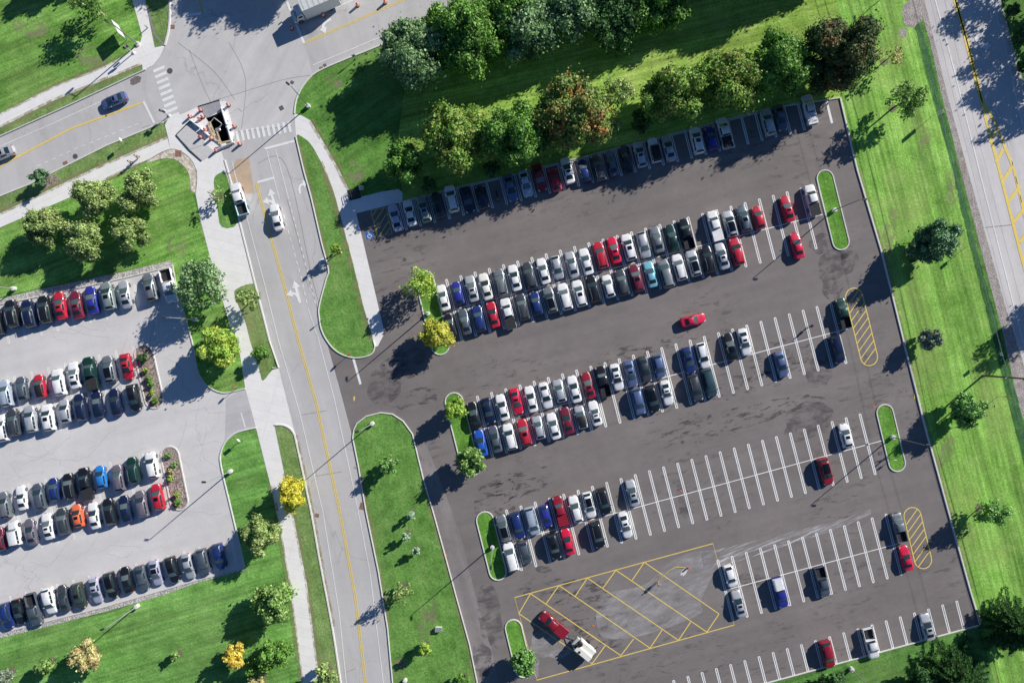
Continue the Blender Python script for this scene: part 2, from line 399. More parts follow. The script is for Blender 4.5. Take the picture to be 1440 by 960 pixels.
# concrete
poly('sidewalk',[(345,546),(370,535),(383,520),(392,517),(415,610),(400,598),(386,597),(400,665),(412,720),(432,820),(447,935),(455,1080),(440,1080),(425,957),(407,820),(389,720),(380,680),(360,601)],.030,M_conc)
poly('sidewalk',[(236,168),(262,158),(288,146),(318,142),(330,186),(330,190),(312,215),(325,257),(337,312),(359,400),(352,399),(335,405),(330,415),(345,452),(352,479),(365,520),(370,535),(345,546),(341,522),(335,480),(325,465),(314,425),(295,360),(282,310),(275,272),(277,240),(268,226),(252,214),(240,211),(236,192),(232,176)],.030,M_conc,[HOLE])
poly('sidewalk_west',[(-300,455),(-300,433),(0,300),(125,240),(235,192),(240,211),(205,226),(175,240),(100,277),(0,320)],.032,M_conc2)
poly('sidewalk_west',[(-300,313),(-300,290),(0,160),(75,122),(150,92),(172,80),(197,62),(218,67),(232,64),(225,80),(215,92),(201,100),(200,91),(75,142),(0,180)],.032,M_conc2)
poly('sidewalk',[(197,62),(200,50),(186,0),(160,-120),(180,-120),(204,0),(218,67)],.030,M_conc)
poly('sidewalk',[(414,160),(425,163),(437,170),(455,200),(477,239),(490,265),(492,281),(535,270),(560,266),(566,270),(566,284),(501,300),(512,345),(539,460),(539,472),(531,487),(527,487),(525,479),(510,427),(495,365),(480,310),(470,272),(457,240),(450,225),(440,207),(430,196),(416,192)],.030,M_conc)
# cobbled edge at the lawn corner
ring_o=smooth_path([(206,227),(228,214),(245,210),(262,218),(273,232),(277,250),(275,272)],n=4)
ring_i=smooth_path([(268,268),(267,250),(262,238),(252,228),(240,223),(225,224),(208,229)],n=4)
poly('cobble_border',ring_o+ring_i,.034,M_paver)
mb=MB(); strip(mb,ring_o,.12,.040); o=mb.build('cobble_joint',M_seam); o['kind']='structure'
# grass verges
st2=smooth_path([(335,405),(352,399),(360,404),(369,440),(379,479),(385,500),(383,517),(370,535),(365,520),(352,479),(345,452),(330,415)],True,3)
st3=[(386,597),(396,596),(406,600),(413,610),(418,628),(437,717),(450,790),(467,880),(480,965),(495,1080),(465,1080),(449,960),(447,935),(432,820),(412,720),(400,665)]
tri=smooth_path([(301,257),(305,246),(316,243),(322,257),(335,312),(312,319),(306,293)],True,3)
isAs=smooth_path(isA,True,3)
for nm,p,m,z in (('grass_verge',st2,M_verge,.05),('grass_verge',st3,M_verge,.05),('grass_verge',tri,M_lawn_mid,.05),
               ('grass_island',isAs,M_lawn_mid,.06),('grass_island',isB,M_lawn_mid,.06)):
    poly(nm,p,z,m)
poly('grass_verge',[(-300,320),(0,180),(75,142),(200,91),(201,100),(175,112),(100,147),(0,192),(-300,330)],.05,M_verge)
poly('grass_verge',[(-300,410),(0,276),(40,260),(82,239),(150,205),(230,172),(235,192),(125,240),(0,300),(-300,433)],.05,M_verge)
poly('mulch_bed',[(58,250),(72,242),(86,254),(62,267)],.055,M_mulch)
poly('grass_verge',[(204,0),(180,-120),(237,-120),(238,37),(232,64),(218,67)],.05,M_verge)
mb=MB(); strip(mb,smooth_path([(208,10),(213,32),(219,50),(231,63)],n=4),.35,.056); mb.build('gutter_crack',M_seam)['kind']='structure'

# kerbs
kerb('kerb',[(1181,138),(1205,239),(1240,357),(1270,479),(1297,587),(1333,719),(1363,827),(1378,877)],M_kerb,w=.28,h=.2)
kerb('kerb',[(1378,878),(1080,959),(715,1054)],M_kerb,w=.22)
kerb('kerb',[(1181,138),(1080,153),(825,220),(566,283)],M_kerb2,w=.2)
kerb('kerb',smooth_path(isA[:17],False,3),M_kerb,w=.2,h=.18)
kerb('kerb',isB,M_kerb,False,w=.2,h=.18)
kerb('kerb',west_edge[4:6]+[(383,517)],M_kerb,w=.2)
kerb('kerb',smooth_path([(386,597),(400,598),(412,607),(418,628),(437,717),(450,790),(467,880),(480,965),(500,1100)],n=3),M_kerb,w=.3)
kerb('kerb',[(316,225),(325,257),(337,312),(359,400),(379,479)],M_kerb,w=.3,h=.12)
kerb('kerb',[(0-300,330),(0,192),(100,147),(175,112),(205,98)],M_kerb2,w=.2,h=.2)
kerb('kerb',[(-300,410),(0,276),(40,260),(82,239),(150,205),(230,172)],M_kerb,w=.22)
kerb('kerb',smooth_path([(239,-120),(239,0),(238,37),(232,64)],n=4),M_kerb,w=.35)
kerb('kerb',smooth_path([(414,160),(417,140),(427,120),(445,102),(490,82),(535,64),(680,3),(760,-32)],n=4),M_kerb,w=.25)
kerb('kerb',[(-200,478),(0,428),(50,418),(175,391),(243,374)],M_kerb2,w=.22)
kerb('kerb',smooth_path([(243,374),(250,410),(270,479),(277,517),(285,535),(297,546),(312,552),(325,551),(345,546)],n=3),M_kerb2,w=.22)
kerb('kerb',smooth_path([(360,601),(335,607),(320,617),(311,635),(311,655),(326,719),(335,757),(344,797)],n=3),M_kerb,w=.24)
kerb('kerb',[(344,798),(275,816),(150,852),(0,890),(-200,941)],M_kerb2,w=.2,h=.1)

# islands in the lots
for a,b,r in (((1160,251),(1182,340),11.5),((1244,580),(1261,651),11.5),((597,393),(619,486),12.5),((638.5,564.5),(662,657),12.5),((682,731),(700,803),12),((722,882),(736,940),11.5)):
    c=capsule(a,b,r); kerb('kerb',c,M_kerb,True,w=.2,h=.17); poly('grass_island',capsule(a,b,r-.8),.09,M_island)
for a,b,r in (((202.5,498),(217,561),13),((239,640),(252,704),12.5)):
    c=capsule(a,b,r); kerb('kerb',c,M_kerb2,True,w=.26,h=.15); poly('mulch_bed',capsule(a,b,r-.8),.08,M_mulch)

mb=MB(); rd=random.Random(21)
for (x,y,dx,L) in ((60,470,1,70),(70,468,1,50),(95,462,1,60),(110,458,.6,40),(120,452,1,34),(20,640,1,90),(60,648,1,120),(30,655,1,60),(130,500,.2,30),(150,640,1,60),(140,775,1,60),(150,778,1,40),(40,790,1,120),(20,800,1,50),
        (215,450,.1,60),(232,500,.1,70),(262,590,.1,80),(285,640,.1,70),(250,720,1,60),(100,790,1,90),(290,600,.2,50),(180,470,.4,30)):
    pts=[(x,y)]; a=-.25 if dx>.5 else 1.25
    while L>0:
        a+=rd.uniform(-.5,.5); a=max(min(a,(-.25 if dx>.5 else 1.25)+.7),(-.25 if dx>.5 else 1.25)-.7); s_=rd.uniform(2,4); x+=math.cos(a)*s_; y+=math.sin(a)*s_; pts.append((x,y)); L-=s_
    strip(mb,pts,.045,.021)
mb.build('surface_cracks',flat('crack_dark',(.50,.48,.46),.9))['kind']='structure'
# pavement repairs, seams and stains
poly('dirt_patch',[(333,224),(350,222),(358,271),(346,273),(322,249)],.026,M_brown)
mb=MB()
for p in ([(362,230),(402,232),(440,395),(465,480)],[(404,281),(430,375),(452,455)],[(250,60),(300,100),(330,140)],[(266,70),(285,120),(300,150)],[(330,186),(410,177)],
          [(440,106),(400,112),(340,130),(300,142)],[(322,60),(345,110),(340,180)],[(200,180),(212,176)]):
    strip(mb,smooth_path(p,n=6),.07,.022)
for y,x0,x1 in ((583,424,460),(669,444,480),(945,485,500)): strip(mb,[(x0,y),(x1,y-6)],.08,.022)
for p in ([(1325,26),(1345,23)],[(1365,202),(1392,198)],[(1385,320),(1425,316)]): strip(mb,p,.12,.022)
mb.build('asphalt_joints',M_seam)['kind']='structure'
M_wet=mat_overlay('wet_asphalt',(.15,.135,.14),R(14),(1.6,.8,1),.44,.60,.5,.5)
M_wet2=mat_overlay('wet_asphalt_faint',(.13,.118,.122),R(14),(2.4,.8,1),.52,.60,.62,.8)
for i,(c,rx,ry,rot) in enumerate((((1172,385),22,38,.15),((1155,345),18,14,.2),((1150,520),20,24,.2),((1133,590),38,24,-.3),((545,535),24,34,.5),((570,510),20,30,.9),
        ((690,870),17,45,-.12),((675,930),14,30,0),((1195,365),12,20,0),((722,620),14,13,0),((960,700),9,28,-.2),((765,800),12,5,0),((740,830),10,5,0),((1062,815),22,9,0.1))):
    poly('wet_patch',blob(c,rx,ry,rot,i+11),.026,M_wet)
for i,(c,rx,ry,rot) in enumerate((((1030,590),110,18,-.25),((1050,540),60,16,-.25),((740,680),45,20,-.25),((1100,500),50,25,-.25),((830,850),60,40,.6),((700,700),30,35,0),((900,490),80,10,-.25),((580,560),40,16,-.1))):
    poly('damp_patch',blob(c,rx,ry,rot,i+51),.024,M_wet2)
M_dust=mat_overlay('grey_dust',(.62,.60,.60),R(20),(2.4,.9,1),.36,.74,.85,.5)
poly('dust_patch',smooth_path([(838,855),(850,835),(905,822),(930,800),(965,778),(1010,775),(1005,800),(985,845),(985,862),(930,885),(880,897),(845,893)],True,4),.028,M_dust)
M_dust2=mat_overlay('grey_dust_wheels',(.85,.83,.84),R(24),(4.5,.35,1),.46,.66,.9,.5)
poly('dust_patch',[(985,778),(1040,765),(1110,748),(1190,728),(1225,715),(1225,722),(1190,740),(1110,765),(1040,788),(990,800)],.028,M_dust2)
poly('dust_patch',blob((775,905),26,24,0,9),.028,M_dust)
poly('dust_patch',blob((752,930),6,22,-.2,19),.029,M_dust)
poly('concrete_spill',blob((962,803),3.2,7,.6,4,rough=.6),.031,flat('spill',(.8,.76,.72),.9))
poly('stain',blob((190,113),9,5,-.4,14),.026,flat('stain_rust',(.24,.2,.19),.8,var=.3))

M_dry=mat_overlay('dry_grass_edge',(.42,.38,.20),R(10),(1,1,1),.40,.62,.75,.8)
mb=MB()
for p,w_ in (([(450,226),(467,272),(477,310),(492,365),(507,427),(521,478)],.9),([(418,192),(429,240),(440,277),(454,340),(464,379)],.8),([(0,299),(125,239),(235,191)],1.0),([(0,181),(75,143),(200,92)],1.0),
             ([(0,159),(75,121),(150,91),(171,79)],.8),([(401,665),(413,720),(433,820),(448,935)],.9),([(388,720),(406,820),(424,957)],.8),([(416,610),(439,717),(452,790),(469,880)],.8),([(498,655),(507,657),(518,720),(535,802),(548,882)],.7),
             ([(593,672),(607,719),(623,777),(640,840),(658,905),(668,959)],.8),([(100,278),(175,241),(206,228)],.8),([(1207,239),(1243,357),(1273,479),(1300,587),(1336,719),(1366,827)],.8),([(437,169),(456,199),(478,239),(491,266)],1.0),([(380,681),(389,719)],.8)):
    strip(mb,jitter(p,.5,int(w_*100)+len(p),7),w_,.068)
mb.build('dry_grass_edge',M_dry)['kind']='structure'
M_bare=mat_overlay('bare_lawn',(.46,.38,.26),R(20),(1,1,1),.42,.66,.6,.4)
for i,(c,rx,ry) in enumerate((((128,80),26,16),((85,230),14,6),((1330,640),10,26),((1345,250),12,40),((1250,330),8,40),((470,115),14,9),((1370,880),14,18),((600,870),12,30),((40,40),26,12),((250,345),14,20),((560,940),10,16),((1300,210),8,30),((500,240),12,16),((512,355),4,12))):
    poly('bare_lawn_patch',blob(c,rx,ry,.2,i+90),.064 if i in (7,10) else .009,M_bare)

# ---------------------------------------------------------------- painted markings
wm=MB(); ym=MB(); yf=MB()
Z1=.034
def hair(p, L, both=True, mb_=None, z=Z1, sd=SD, gap=1.2):
    """double stall stripe from p (top end) down L units"""
    q=(p[0]+sd[0]*L,p[1]+sd[1]*L); nx,ny=sd[1]*gap,-sd[0]*gap
    for s in (-1,1): strip(mb_ or wm,[(p[0]+nx*s,p[1]+ny*s),(q[0]+nx*s,q[1]+ny*s)],.17,z)
    e=.55
    for c in ((p,q) if both else (p,)):
        strip(mb_ or wm,[(c[0]-nx,c[1]-ny),(c[0]+nx,c[1]+ny)],.16,z+.001)
def lerp_anchor(an, i):
    an=sorted(an)
    if i<=an[0][0]: a,b=an[0],an[1]
    elif i>=an[-1][0]: a,b=an[-2],an[-1]
    else:
        for a,b in zip(an,an[1:]):
            if a[0]<=i<=b[0]: break
    t=(i-a[0])/(b[0]-a[0]); return (a[1]+(b[1]-a[1])*t, a[2]+(b[2]-a[2])*t)
ANC={'A':[(0,561.9,285.6),(13,824.9,219.3),(28,1121.8,145.8),(30,1161,135.4)],
     'B':[(0,627.7,393),(22,1067.4,280),(25,1126,265)],
     'C':[(0,671,557),(22,1109.5,441.5),(25,1168,426)],
     'D':[(0,712,716.7),(9,893,667),(18,1071.8,619),(25,1209,582)],
     'E':[(0,1009,787),(4,1089,765.5),(12,1245.5,722.5)],
     'F':[(0,947,956),(6,1067,922.5),(20,1345,844.5)]}
for i in range(0,30): 
    if i!=29: hair(lerp_anchor(ANC['A'],i),38.5)
strip(wm,[(1161.5,140),(1170,173.5)],.42,Z1)
strip(wm,[(566,284.5),(825,222),(1080,155.5),(1130,142)],.12,Z1)
for r,n0,n1,ct0,ct1 in (('B',0,26,(619,440),(1157,301.5)),('C',0,26,(664,602),(1192,462)),('D',0,26,(704,765),(1241,619)),('E',0,13,(1021,829),(1266,763))):
    for i in range(n0,n1): hair(lerp_anchor(ANC[r],i),87.5 if r!='E' else 88)
    strip(wm,[ct0,ct1],.14,Z1+.003)
for i in range(-3,21): hair(lerp_anchor(ANC['F'],i),39)
for a,b in (((612,404),(628,478)),((655,585),(672,652)),((697,745),(712,800))): strip(wm,[a,b],.12,Z1)
# west lot stall stripes
WSD=(.205,.979)
for k in range(-1,8): hair((20+23.75*k,529-6.1*k),90,sd=WSD,gap=1.1)
strip(wm,[(-40,589),(198,532)],.1,Z1+.003)
for k in range(-1,9): hair((19.5+22.9*k-2,681-5.9*k+4),92,sd=WSD,gap=1.1)
strip(wm,[(-40,743),(236,672)],.1,Z1+.003)
for k in range(-1,12): hair((5.5+23*k,448-5.9*k),36,sd=WSD,gap=1.0)
for k in range(-1,15): hair((14+22.2*k,838-5.75*k),34,sd=WSD,gap=1.0)
# main road
yl=[(360,256),(378,322),(399,398),(420,480),(445,567),(477,715),(500,840),(514,959),(535,1090)]
for s in (-1.2,1.2): strip(ym,[(x+s,y) for x,y in yl],.17,Z1)
strip(wm,[(326,227),(346,302),(372,399),(392,480),(422,582),(454,719),(477,860),(487,959),(505,1090)],.13,Z1)
strip(wm,[(446,470),(470,560),(490,652),(504,720),(520,802),(539,959),(555,1070)],.13,Z1)
strip(wm,[(376,212),(377,220),(393,280)],.13,Z1); strip(wm,[(387,210),(390,220),(406,280)],.13,Z1)
def dashes(mb_,pts,n,duty,w,z=Z1):
    P=[Vector((*p,0)) for p in pts]; L=[(b-a).length for a,b in zip(P,P[1:])]; T=sum(L)
    def at(s):
        for a,b,l in zip(P,P[1:],L):
            if s<=l: return a+(b-a)*(s/l)
            s-=l
        return P[-1]
    for i in range(n):
        a=at(T*i/n); b=at(T*(i+duty)/n); strip(mb_,[(a.x,a.y),(b.x,b.y)],w,z)
dashes(wm,[(396,291),(424,392),(433,432)],13,.5,.15); dashes(wm,[(407,284),(430,374),(445,432)],14,.5,.15)
strip(wm,[(433,433),(446,472)],.12,Z1)
strip(wm,[(362,256.5),(386,250)],.42,Z1+.002); strip(wm,[(372,209.5),(414,198.5)],.42,Z1+.002)
for k in range(11):
    x=334+7.3*k; y=192-1.35*k; strip(wm,[(x-1.6,y-7.5),(x+1.6,y+7.5)],.46,Z1)
for k in range(9):
    x=223.5+2.55*k; y=97.5+8.2*k; strip(wm,[(x-8,y+3.4),(x+8,y-3.4)],.52,Z1)
strip(wm,[(202,143),(217,173.5)],.42,Z1+.002)
strip(wm,[(256,23.5),(283,19)],.45,Z1+.002); strip(wm,[(255,23),(248,-60)],.12,Z1)
strip(ym,[(279,0),(284,20)],.12,Z1); strip(ym,[(281.5,0),(286.5,20)],.12,Z1); strip(ym,[(265,-80),(279,0)],.25,Z1)
strip(wm,[(-60,232),(0,206),(70,176),(142,143)],.12,Z1)
strip(ym,[(-60,258),(0,234),(100,181),(200,144.5)],.3,Z1)
dashes(wm,[(52,234),(110,208),(160,188),(200,172)],14,.5,.12)
strip(wm,[(401,-3),(427.5,61)],.45,Z1+.002); strip(wm,[(350,-130),(401,-3)],.3,Z1)
for s in (-1.2,1.2): strip(ym,[(427,61.5+s),(570,-1+s),(800,-98+s)],.14,Z1)
strip(wm,[(418,35),(500,-1)],.12,Z1); strip(wm,[(440,92),(625,15),(800,-60)],.13,Z1)
strip(wm,[(497,504),(507,540)],.42,Z1+.001)
strip(wm,[(339,580),(345,601)],.2,Z1)
# highway
strip(wm,[(1280,-140),(1315,0),(1342,100),(1377,240),(1405,350),(1438,479),(1500,720)],.2,Z1)
strip(wm,[(1358,-140),(1395,0),(1412,62),(1434,160),(1440,187),(1480,330)],.16,Z1)
yL=[(1305,-140),(1342,0),(1355,45),(1370,105),(1387,170),(1405,239),(1440,375),(1480,520)]
yR=[(1344,0),(1357,45),(1373,105),(1381,140),(1400,175),(1426,239),(1440,300),(1480,440)]
strip(ym,yL,.5,Z1); strip(ym,yR,.45,Z1)
for k in range(9):
    t=k*.5; x=1391+k*8.3; y=192+k*28; strip(ym,[(x+1,y+13-4),(x+ (6+min(k,3)*3.6)+2,y-9-2*min(k,3))],.55,Z1+.002)
dashes(wm,[(1368,-8),(1384,60),(1397,114),(1416,197),(1440,300)],12,.4,.12)
# yellow no-parking boxes
yo=[(723.7,839.5),(1002.5,763.7),(1032.5,878),(755,955.5)]; strip(yf,yo,.17,Z1,True)
T=[(746,834),(786,822.5),(826,812),(866,801),(906,790)]; E_=[(873,921),(914,910.5),(954,899.5),(994,888),(1011,862.5)]
strip(yf,[(729.5,862),(832.5,932.5)],.17,Z1+.001)
for a,b in zip(T,E_): strip(yf,[a,b],.17,Z1+.001)
for a,b in zip(T,[(729.5,862),(768,848),(809,837.5),(848,826),(889,815)]): strip(yf,[a,b],.17,Z1+.002)
for a,b in (((832.5,932.5),(851,907)),((873,921),(891,897.5)),((914,910.5),(931,885)),((954,899.5),(971,874)),((994,888),(1011,862.5))): strip(yf,[a,b],.17,Z1+.002)
def hatchcap(a,b,r,n):
    c=capsule(a,b,r); strip(yf,c,.17,Z1,True)
    C=[Vector((*p,0)) for p in c]
    d=Vector((b[0]-a[0],b[1]-a[1],0)); L=d.length; d.normalize(); h=Vector((.58,-.81,0))
    for i in range(n):
        m=Vector((a[0],a[1],0))+d*(L*(i+.0)/(n-1)); pts=[]
        for p,q in zip(C,C[1:]+C[:1]):
            e=q-p; den=h.x*e.y-h.y*e.x
            if abs(den)<1e-9: continue
            s=((p.x-m.x)*h.y-(p.y-m.y)*h.x)/-den*-1
            s=((m.x-p.x)*h.y-(m.y-p.y)*h.x)/(e.x*h.y-e.y*h.x)
            if 0<=s<1: pts.append(p+e*s)
        if len(pts)>=2: strip(yf,[(pts[0].x,pts[0].y),(pts[1].x,pts[1].y)],.16,Z1+.001)
hatchcap((1201,417),(1222,502),12,9); hatchcap((1283,725),(1298,787),12,7)
q=[(521.3,296.5),(543,291.5),(551.5,328),(531,333)]; strip(yf,q,.14,Z1,True)
for a,b in (((524,303),(529.5,295)),((526.3,313),(540,292.5)),((529,323),(544,300)),((533,332),(546.5,311)),((542,330),(549,320))): strip(yf,[a,b],.14,Z1+.001)
# turn arrows
def arrow(c, ang, kind, s=1.0):
    """painted lane arrow: ang = direction of travel (world degrees)"""
    o=W(c); Rm=Matrix.Rotation(R(ang-90),3,'Z')
    def P(x,y): v=Rm@Vector((x*s,y*s,0))+o; return Vector((v.x,v.y,0))
    def tri_(x,y,a,w=.55,l=.9):
        M2=Matrix.Rotation(R(a),3,'Z'); pts=[M2@Vector(v) for v in ((-w,0,0),(w,0,0),(0,l,0))]
        vs=[P(x+v.x,y+v.y) for v in pts]; wm.add([Vector((v.x,v.y,Z1+.004)) for v in vs],[(0,1,2)])
    if 'S' in kind:
        strip(wm,[P(0,-1.4),P(0,.6)],.34*s,Z1+.003,raw=True); tri_(0,.6,0)
    if 'L' in kind:
        pts=[P(0,-1.3),P(-.05,-.6),P(-.25,-.15),P(-.7,.05)]; strip(wm,pts,.34*s,Z1+.0035,raw=True); tri_(-.65,.05,90,.5,.75)
    if 'R' in kind:
        pts=[P(0,-1.2),P(.05,-.5),P(.3,-.1),P(.8,.05)]; strip(wm,pts,.3*s,Z1+.0035,raw=True); tri_(.75,.05,-90,.55,.85)
arrow((384,281),105,'SL',1.35); arrow((418,411),105,'SL',1.4); arrow((419,261),105,'R',1.25); arrow((448,366),105,'R',1.25)
arrow((452,33),203,'L',1.4); arrow((1376,68),285,'L',1.6)
wm.build('white_markings',M_white)['kind']='structure'
ym.build('yellow_markings',M_yellow)['kind']='structure'
yf.build('yellow_hatching',M_yellow2)['kind']='structure'
# accessible-parking symbol
mb=MB(); c=W((519.5,330.5)); Rm=Matrix.Rotation(R(14),3,'Z')
def LP(x,y,z=.036): v=Rm@Vector((x,y,0)); return Vector((c.x+v.x,c.y+v.y,z))
mb.add([LP(-.62,-.62),LP(.62,-.62),LP(.62,.62),LP(-.62,.62)],[(0,1,2,3)],0)
def sline(pts,w): strip(mb,[LP(*p) for p in pts],w,.040,mi=1,raw=True)
sline([(.30*math.cos(t)-.05,.30*math.sin(t)-.2) for t in [R(a) for a in range(110,370,20)]],.1)
sline([(-.06,.38),(-.04,.0),(.24,-.02),(.38,-.36)],.1); sline([(-.05,.18),(.22,.18)],.08); sline([(-.1,.46),(.0,.46)],.14)
mb.build('accessible_symbol',[flat('paint_blue',(.03,.17,.60),.6,var=.1),M_white])['kind']='structure'
# manholes and drains
for n_,p,r in (('manhole',(239,100),.5),('manhole',(106,220),.45),('manhole',(569,365),.35),('manhole',(960,621),.3)):
    m_=MB(); m_.lathe(W(p,.0),[(r,.028),(r,.036),(r*.85,.038),(r*.1,.038)],18)
    o=m_.build('manhole_cover',flat('iron',(.13,.12,.12),.7,var=.3)); o['kind']='structure'
M_iron=flat('iron_plate',(.16,.15,.15),.8,var=.3); M_rust=flat('rust_plate',(.36,.2,.14),.8,var=.3)
for p,d,a,m_ in (((396,152),(.75,.7),-60,M_iron),((411,116),(.6,.5),-25,M_iron),((92,229),(.8,.5),25,M_rust),((243,38),(.7,.7),0,M_rust),((452,96),(.6,.5),25,M_rust),((457,92),(.5,.5),25,M_iron),
                ((446,724),(.7,.6),-14,M_rust),((510,711),(.9,1.2),-14,M_rust),((251,216),(1.1,1.1),0,M_rust),((1238,637),(.7,.6),14,M_iron),((1219,625),(.5,.4),14,M_iron)):
    b_=MB(); b_.box(W(p,.045),(d[0],d[1],.02),R(a)); o=b_.build('drain_grate',m_); o['kind']='structure'
M_or=flat('marking_paint_orange',(.75,.22,.08),.8)
for p in ((957.5,690),(628,780),(1230,572),(834,879)):
    poly('survey_paint',blob(p,2.2,1.2,.5,int(p[0]),rough=.8),.043,M_or)
for p in ((498,561),(1286,557)):
    poly('survey_paint',blob(p,1.0,4,.1,int(p[0]),rough=.8),.043,M_yellow)
# ================================================================ VEHICLES
def paint(name,col,metal=.0,rough=.35,coat=.7):
    m,nt,bs,out=newmat('paint_'+name)
    col=tuple(min(.97,x*1.22) for x in col)
    n1=noise(nt,N(nt,'TexCoord').outputs['Object'],2.2,4,.6)
    c=mix(nt,1.0,col,ramp(nt,n1,[(.3,.88),(.7,1.05)]),'MULTIPLY'); nt.links.new(c,bs.inputs['Base Color'])
    bs.inputs['Metallic'].default_value=metal; bs.inputs['Roughness'].default_value=rough
    bs.inputs['Coat Weight'].default_value=coat; bs.inputs['Coat Roughness'].default_value=.05
    return m
PAINT={'white':paint('white',(.86,.86,.85)),'cream white':paint('cream',(.84,.78,.70)),
 'silver':paint('silver',(.52,.54,.57),.35,.38),'lavender silver':paint('lavender',(.52,.53,.66),.3,.4),
 'pale blue silver':paint('paleblue',(.50,.58,.68),.3,.4),
 'grey':paint('grey',(.22,.24,.26),.4,.4),'grey green':paint('greygreen',(.28,.34,.33),.35,.4),
 'purple grey':paint('purplegrey',(.20,.18,.22),.35,.42),'dark grey':paint('darkgrey',(.075,.085,.10),.4,.4),
 'slate grey':paint('slate',(.12,.145,.18),.4,.4),'black':paint('black',(.012,.014,.018),0,.3,1),
 'dark green':paint('darkgreen',(.012,.05,.04),.2,.35),'olive grey':paint('olivegrey',(.06,.075,.06),.3,.4),
 'navy':paint('navy',(.012,.02,.065),.1,.3,1),'dark blue':paint('darkblue',(.018,.04,.17),.1,.32),
 'royal blue':paint('royalblue',(.03,.04,.30),.1,.32),'blue':paint('blue',(.02,.10,.50),.1,.32),'sky blue':paint('skyblue',(.03,.22,.60),.1,.32),
 'slate blue':paint('slateblue',(.12,.17,.33),.3,.38),'light blue':paint('lightblue',(.20,.50,.60),.2,.38),
 'red':paint('red',(.50,.02,.045)),'bright red':paint('brightred',(.64,.015,.06)),'dark red':paint('darkred',(.28,.015,.03)),
 'maroon':paint('maroon',(.17,.018,.04)),'orange':paint('orange',(.85,.16,.06)),'teal grey':paint('tealgrey',(.05,.10,.12),.3,.38)}
M_shieldb=flat('windshield_glass_dark',(.03,.055,.06),.08,spec=.9); M_shieldc=flat('windshield_glass_pale',(.14,.19,.19),.2,spec=.9)
M_glass=flat('window_glass',(.022,.042,.048),.08,spec=.8)
M_shield=flat('windshield_glass',(.075,.125,.125),.12,spec=.9)
M_tyre=flat('tyre_rubber',(.015,.015,.016),.9); M_rim=flat('alloy_rim',(.42,.43,.45),.35,.7)
M_trim=flat('black_trim',(.02,.02,.022),.6); M_head=flat('lamp_glass',(.62,.66,.68),.1,spec=.9)
M_tail=flat('tail_lamp_red',(.35,.01,.015),.2); M_rail=flat('roof_rail',(.35,.36,.38),.4,.6)
M_bed=flat('bed_liner',(.035,.036,.04),.85,var=.3); M_roofg=flat('sunroof_glass',(.008,.010,.014),.06,spec=.8)
M_chrome=flat('chrome',(.6,.6,.62),.2,.9)

def hood(x,w,z,zb=.27,flatness=1.0):
    d=z-zb
    return (x,[(w*.94,zb),(w,zb+d*.35),(w*.99,zb+d*.68),(w*.94,z-.075*flatness),(w*.82,z-.02),(w*.64,z+.004),(w*.34,z+.016),(0,z+.022)])
def cowl(x,w,z,yb):
    d=z-.27
    return (x,[(w*.94,.27),(w,.27+d*.35),(w*.99,.27+d*.68),(w*.955,z-.06),(w*.87,z-.01),(yb,z+.01),(yb*.6,z+.03),(0,z+.04)])
def cab(x,w,belt,yg,yr,zr,cr=.035):
    d=belt-.27
    return (x,[(w*.94,.27),(w,.27+d*.35),(w*.99,.27+d*.70),(w*.955,belt-.03),(yg,belt),(yr,zr-.075),(yr*.80,zr-.012),(0,zr+cr)])
SHAPES={}
SHAPES['sedan']=dict(L=4.75,st=[hood(2.37,.36,.50),hood(2.33,.58,.60),hood(2.20,.75,.67),hood(1.85,.865,.76),hood(1.35,.895,.845),cowl(.95,.90,.93,.70),
  cab(.08,.905,.96,.79,.57,1.37),cab(-.45,.905,.97,.79,.585,1.44),cab(-1.0,.90,.98,.78,.56,1.40),cowl(-1.72,.89,1.06,.62),hood(-2.05,.86,1.03),hood(-2.27,.80,.98),hood(-2.37,.68,.78)],
  ws=5,rr=8,roof=(6,8))
SHAPES['coupe']=dict(L=4.45,st=[hood(2.22,.34,.48),hood(2.18,.56,.56),hood(2.05,.74,.63),hood(1.7,.87,.72),hood(1.15,.885,.80),cowl(.65,.885,.88,.66),
  cab(-.05,.89,.90,.77,.54,1.27),cab(-.45,.89,.91,.77,.55,1.32),cab(-.85,.89,.92,.76,.53,1.29),cowl(-1.6,.89,.99,.60),hood(-1.9,.86,.97),hood(-2.12,.78,.93),hood(-2.22,.66,.74)],
  ws=5,rr=8,roof=(6,8))
SHAPES['hatchback']=dict(L=4.15,st=[hood(2.07,.36,.52),hood(2.03,.58,.64),hood(1.9,.76,.74),hood(1.6,.865,.83),hood(1.3,.875,.90),cowl(.98,.875,.98,.68),
  cab(.25,.88,1.0,.78,.58,1.44),cab(-.4,.885,1.01,.78,.60,1.50),cab(-1.35,.88,1.03,.77,.58,1.43),cowl(-1.85,.86,1.10,.64),hood(-1.95,.83,1.02),hood(-2.03,.77,.85),hood(-2.07,.70,.60)],
  ws=5,rr=8,roof=(6,8))
SHAPES['suv']=dict(L=4.75,st=[hood(2.37,.44,.62),hood(2.33,.66,.80),hood(2.22,.80,.90),hood(1.85,.93,.99),hood(1.4,.94,1.05),cowl(1.12,.94,1.10,.74),
  cab(.38,.945,1.12,.83,.64,1.62),cab(-.4,.95,1.13,.83,.66,1.69),cab(-1.85,.94,1.14,.82,.64,1.65),cowl(-2.2,.92,1.20,.70),hood(-2.28,.90,1.10),hood(-2.34,.85,.90),hood(-2.37,.78,.62)],
  ws=5,rr=8,roof=(6,8))
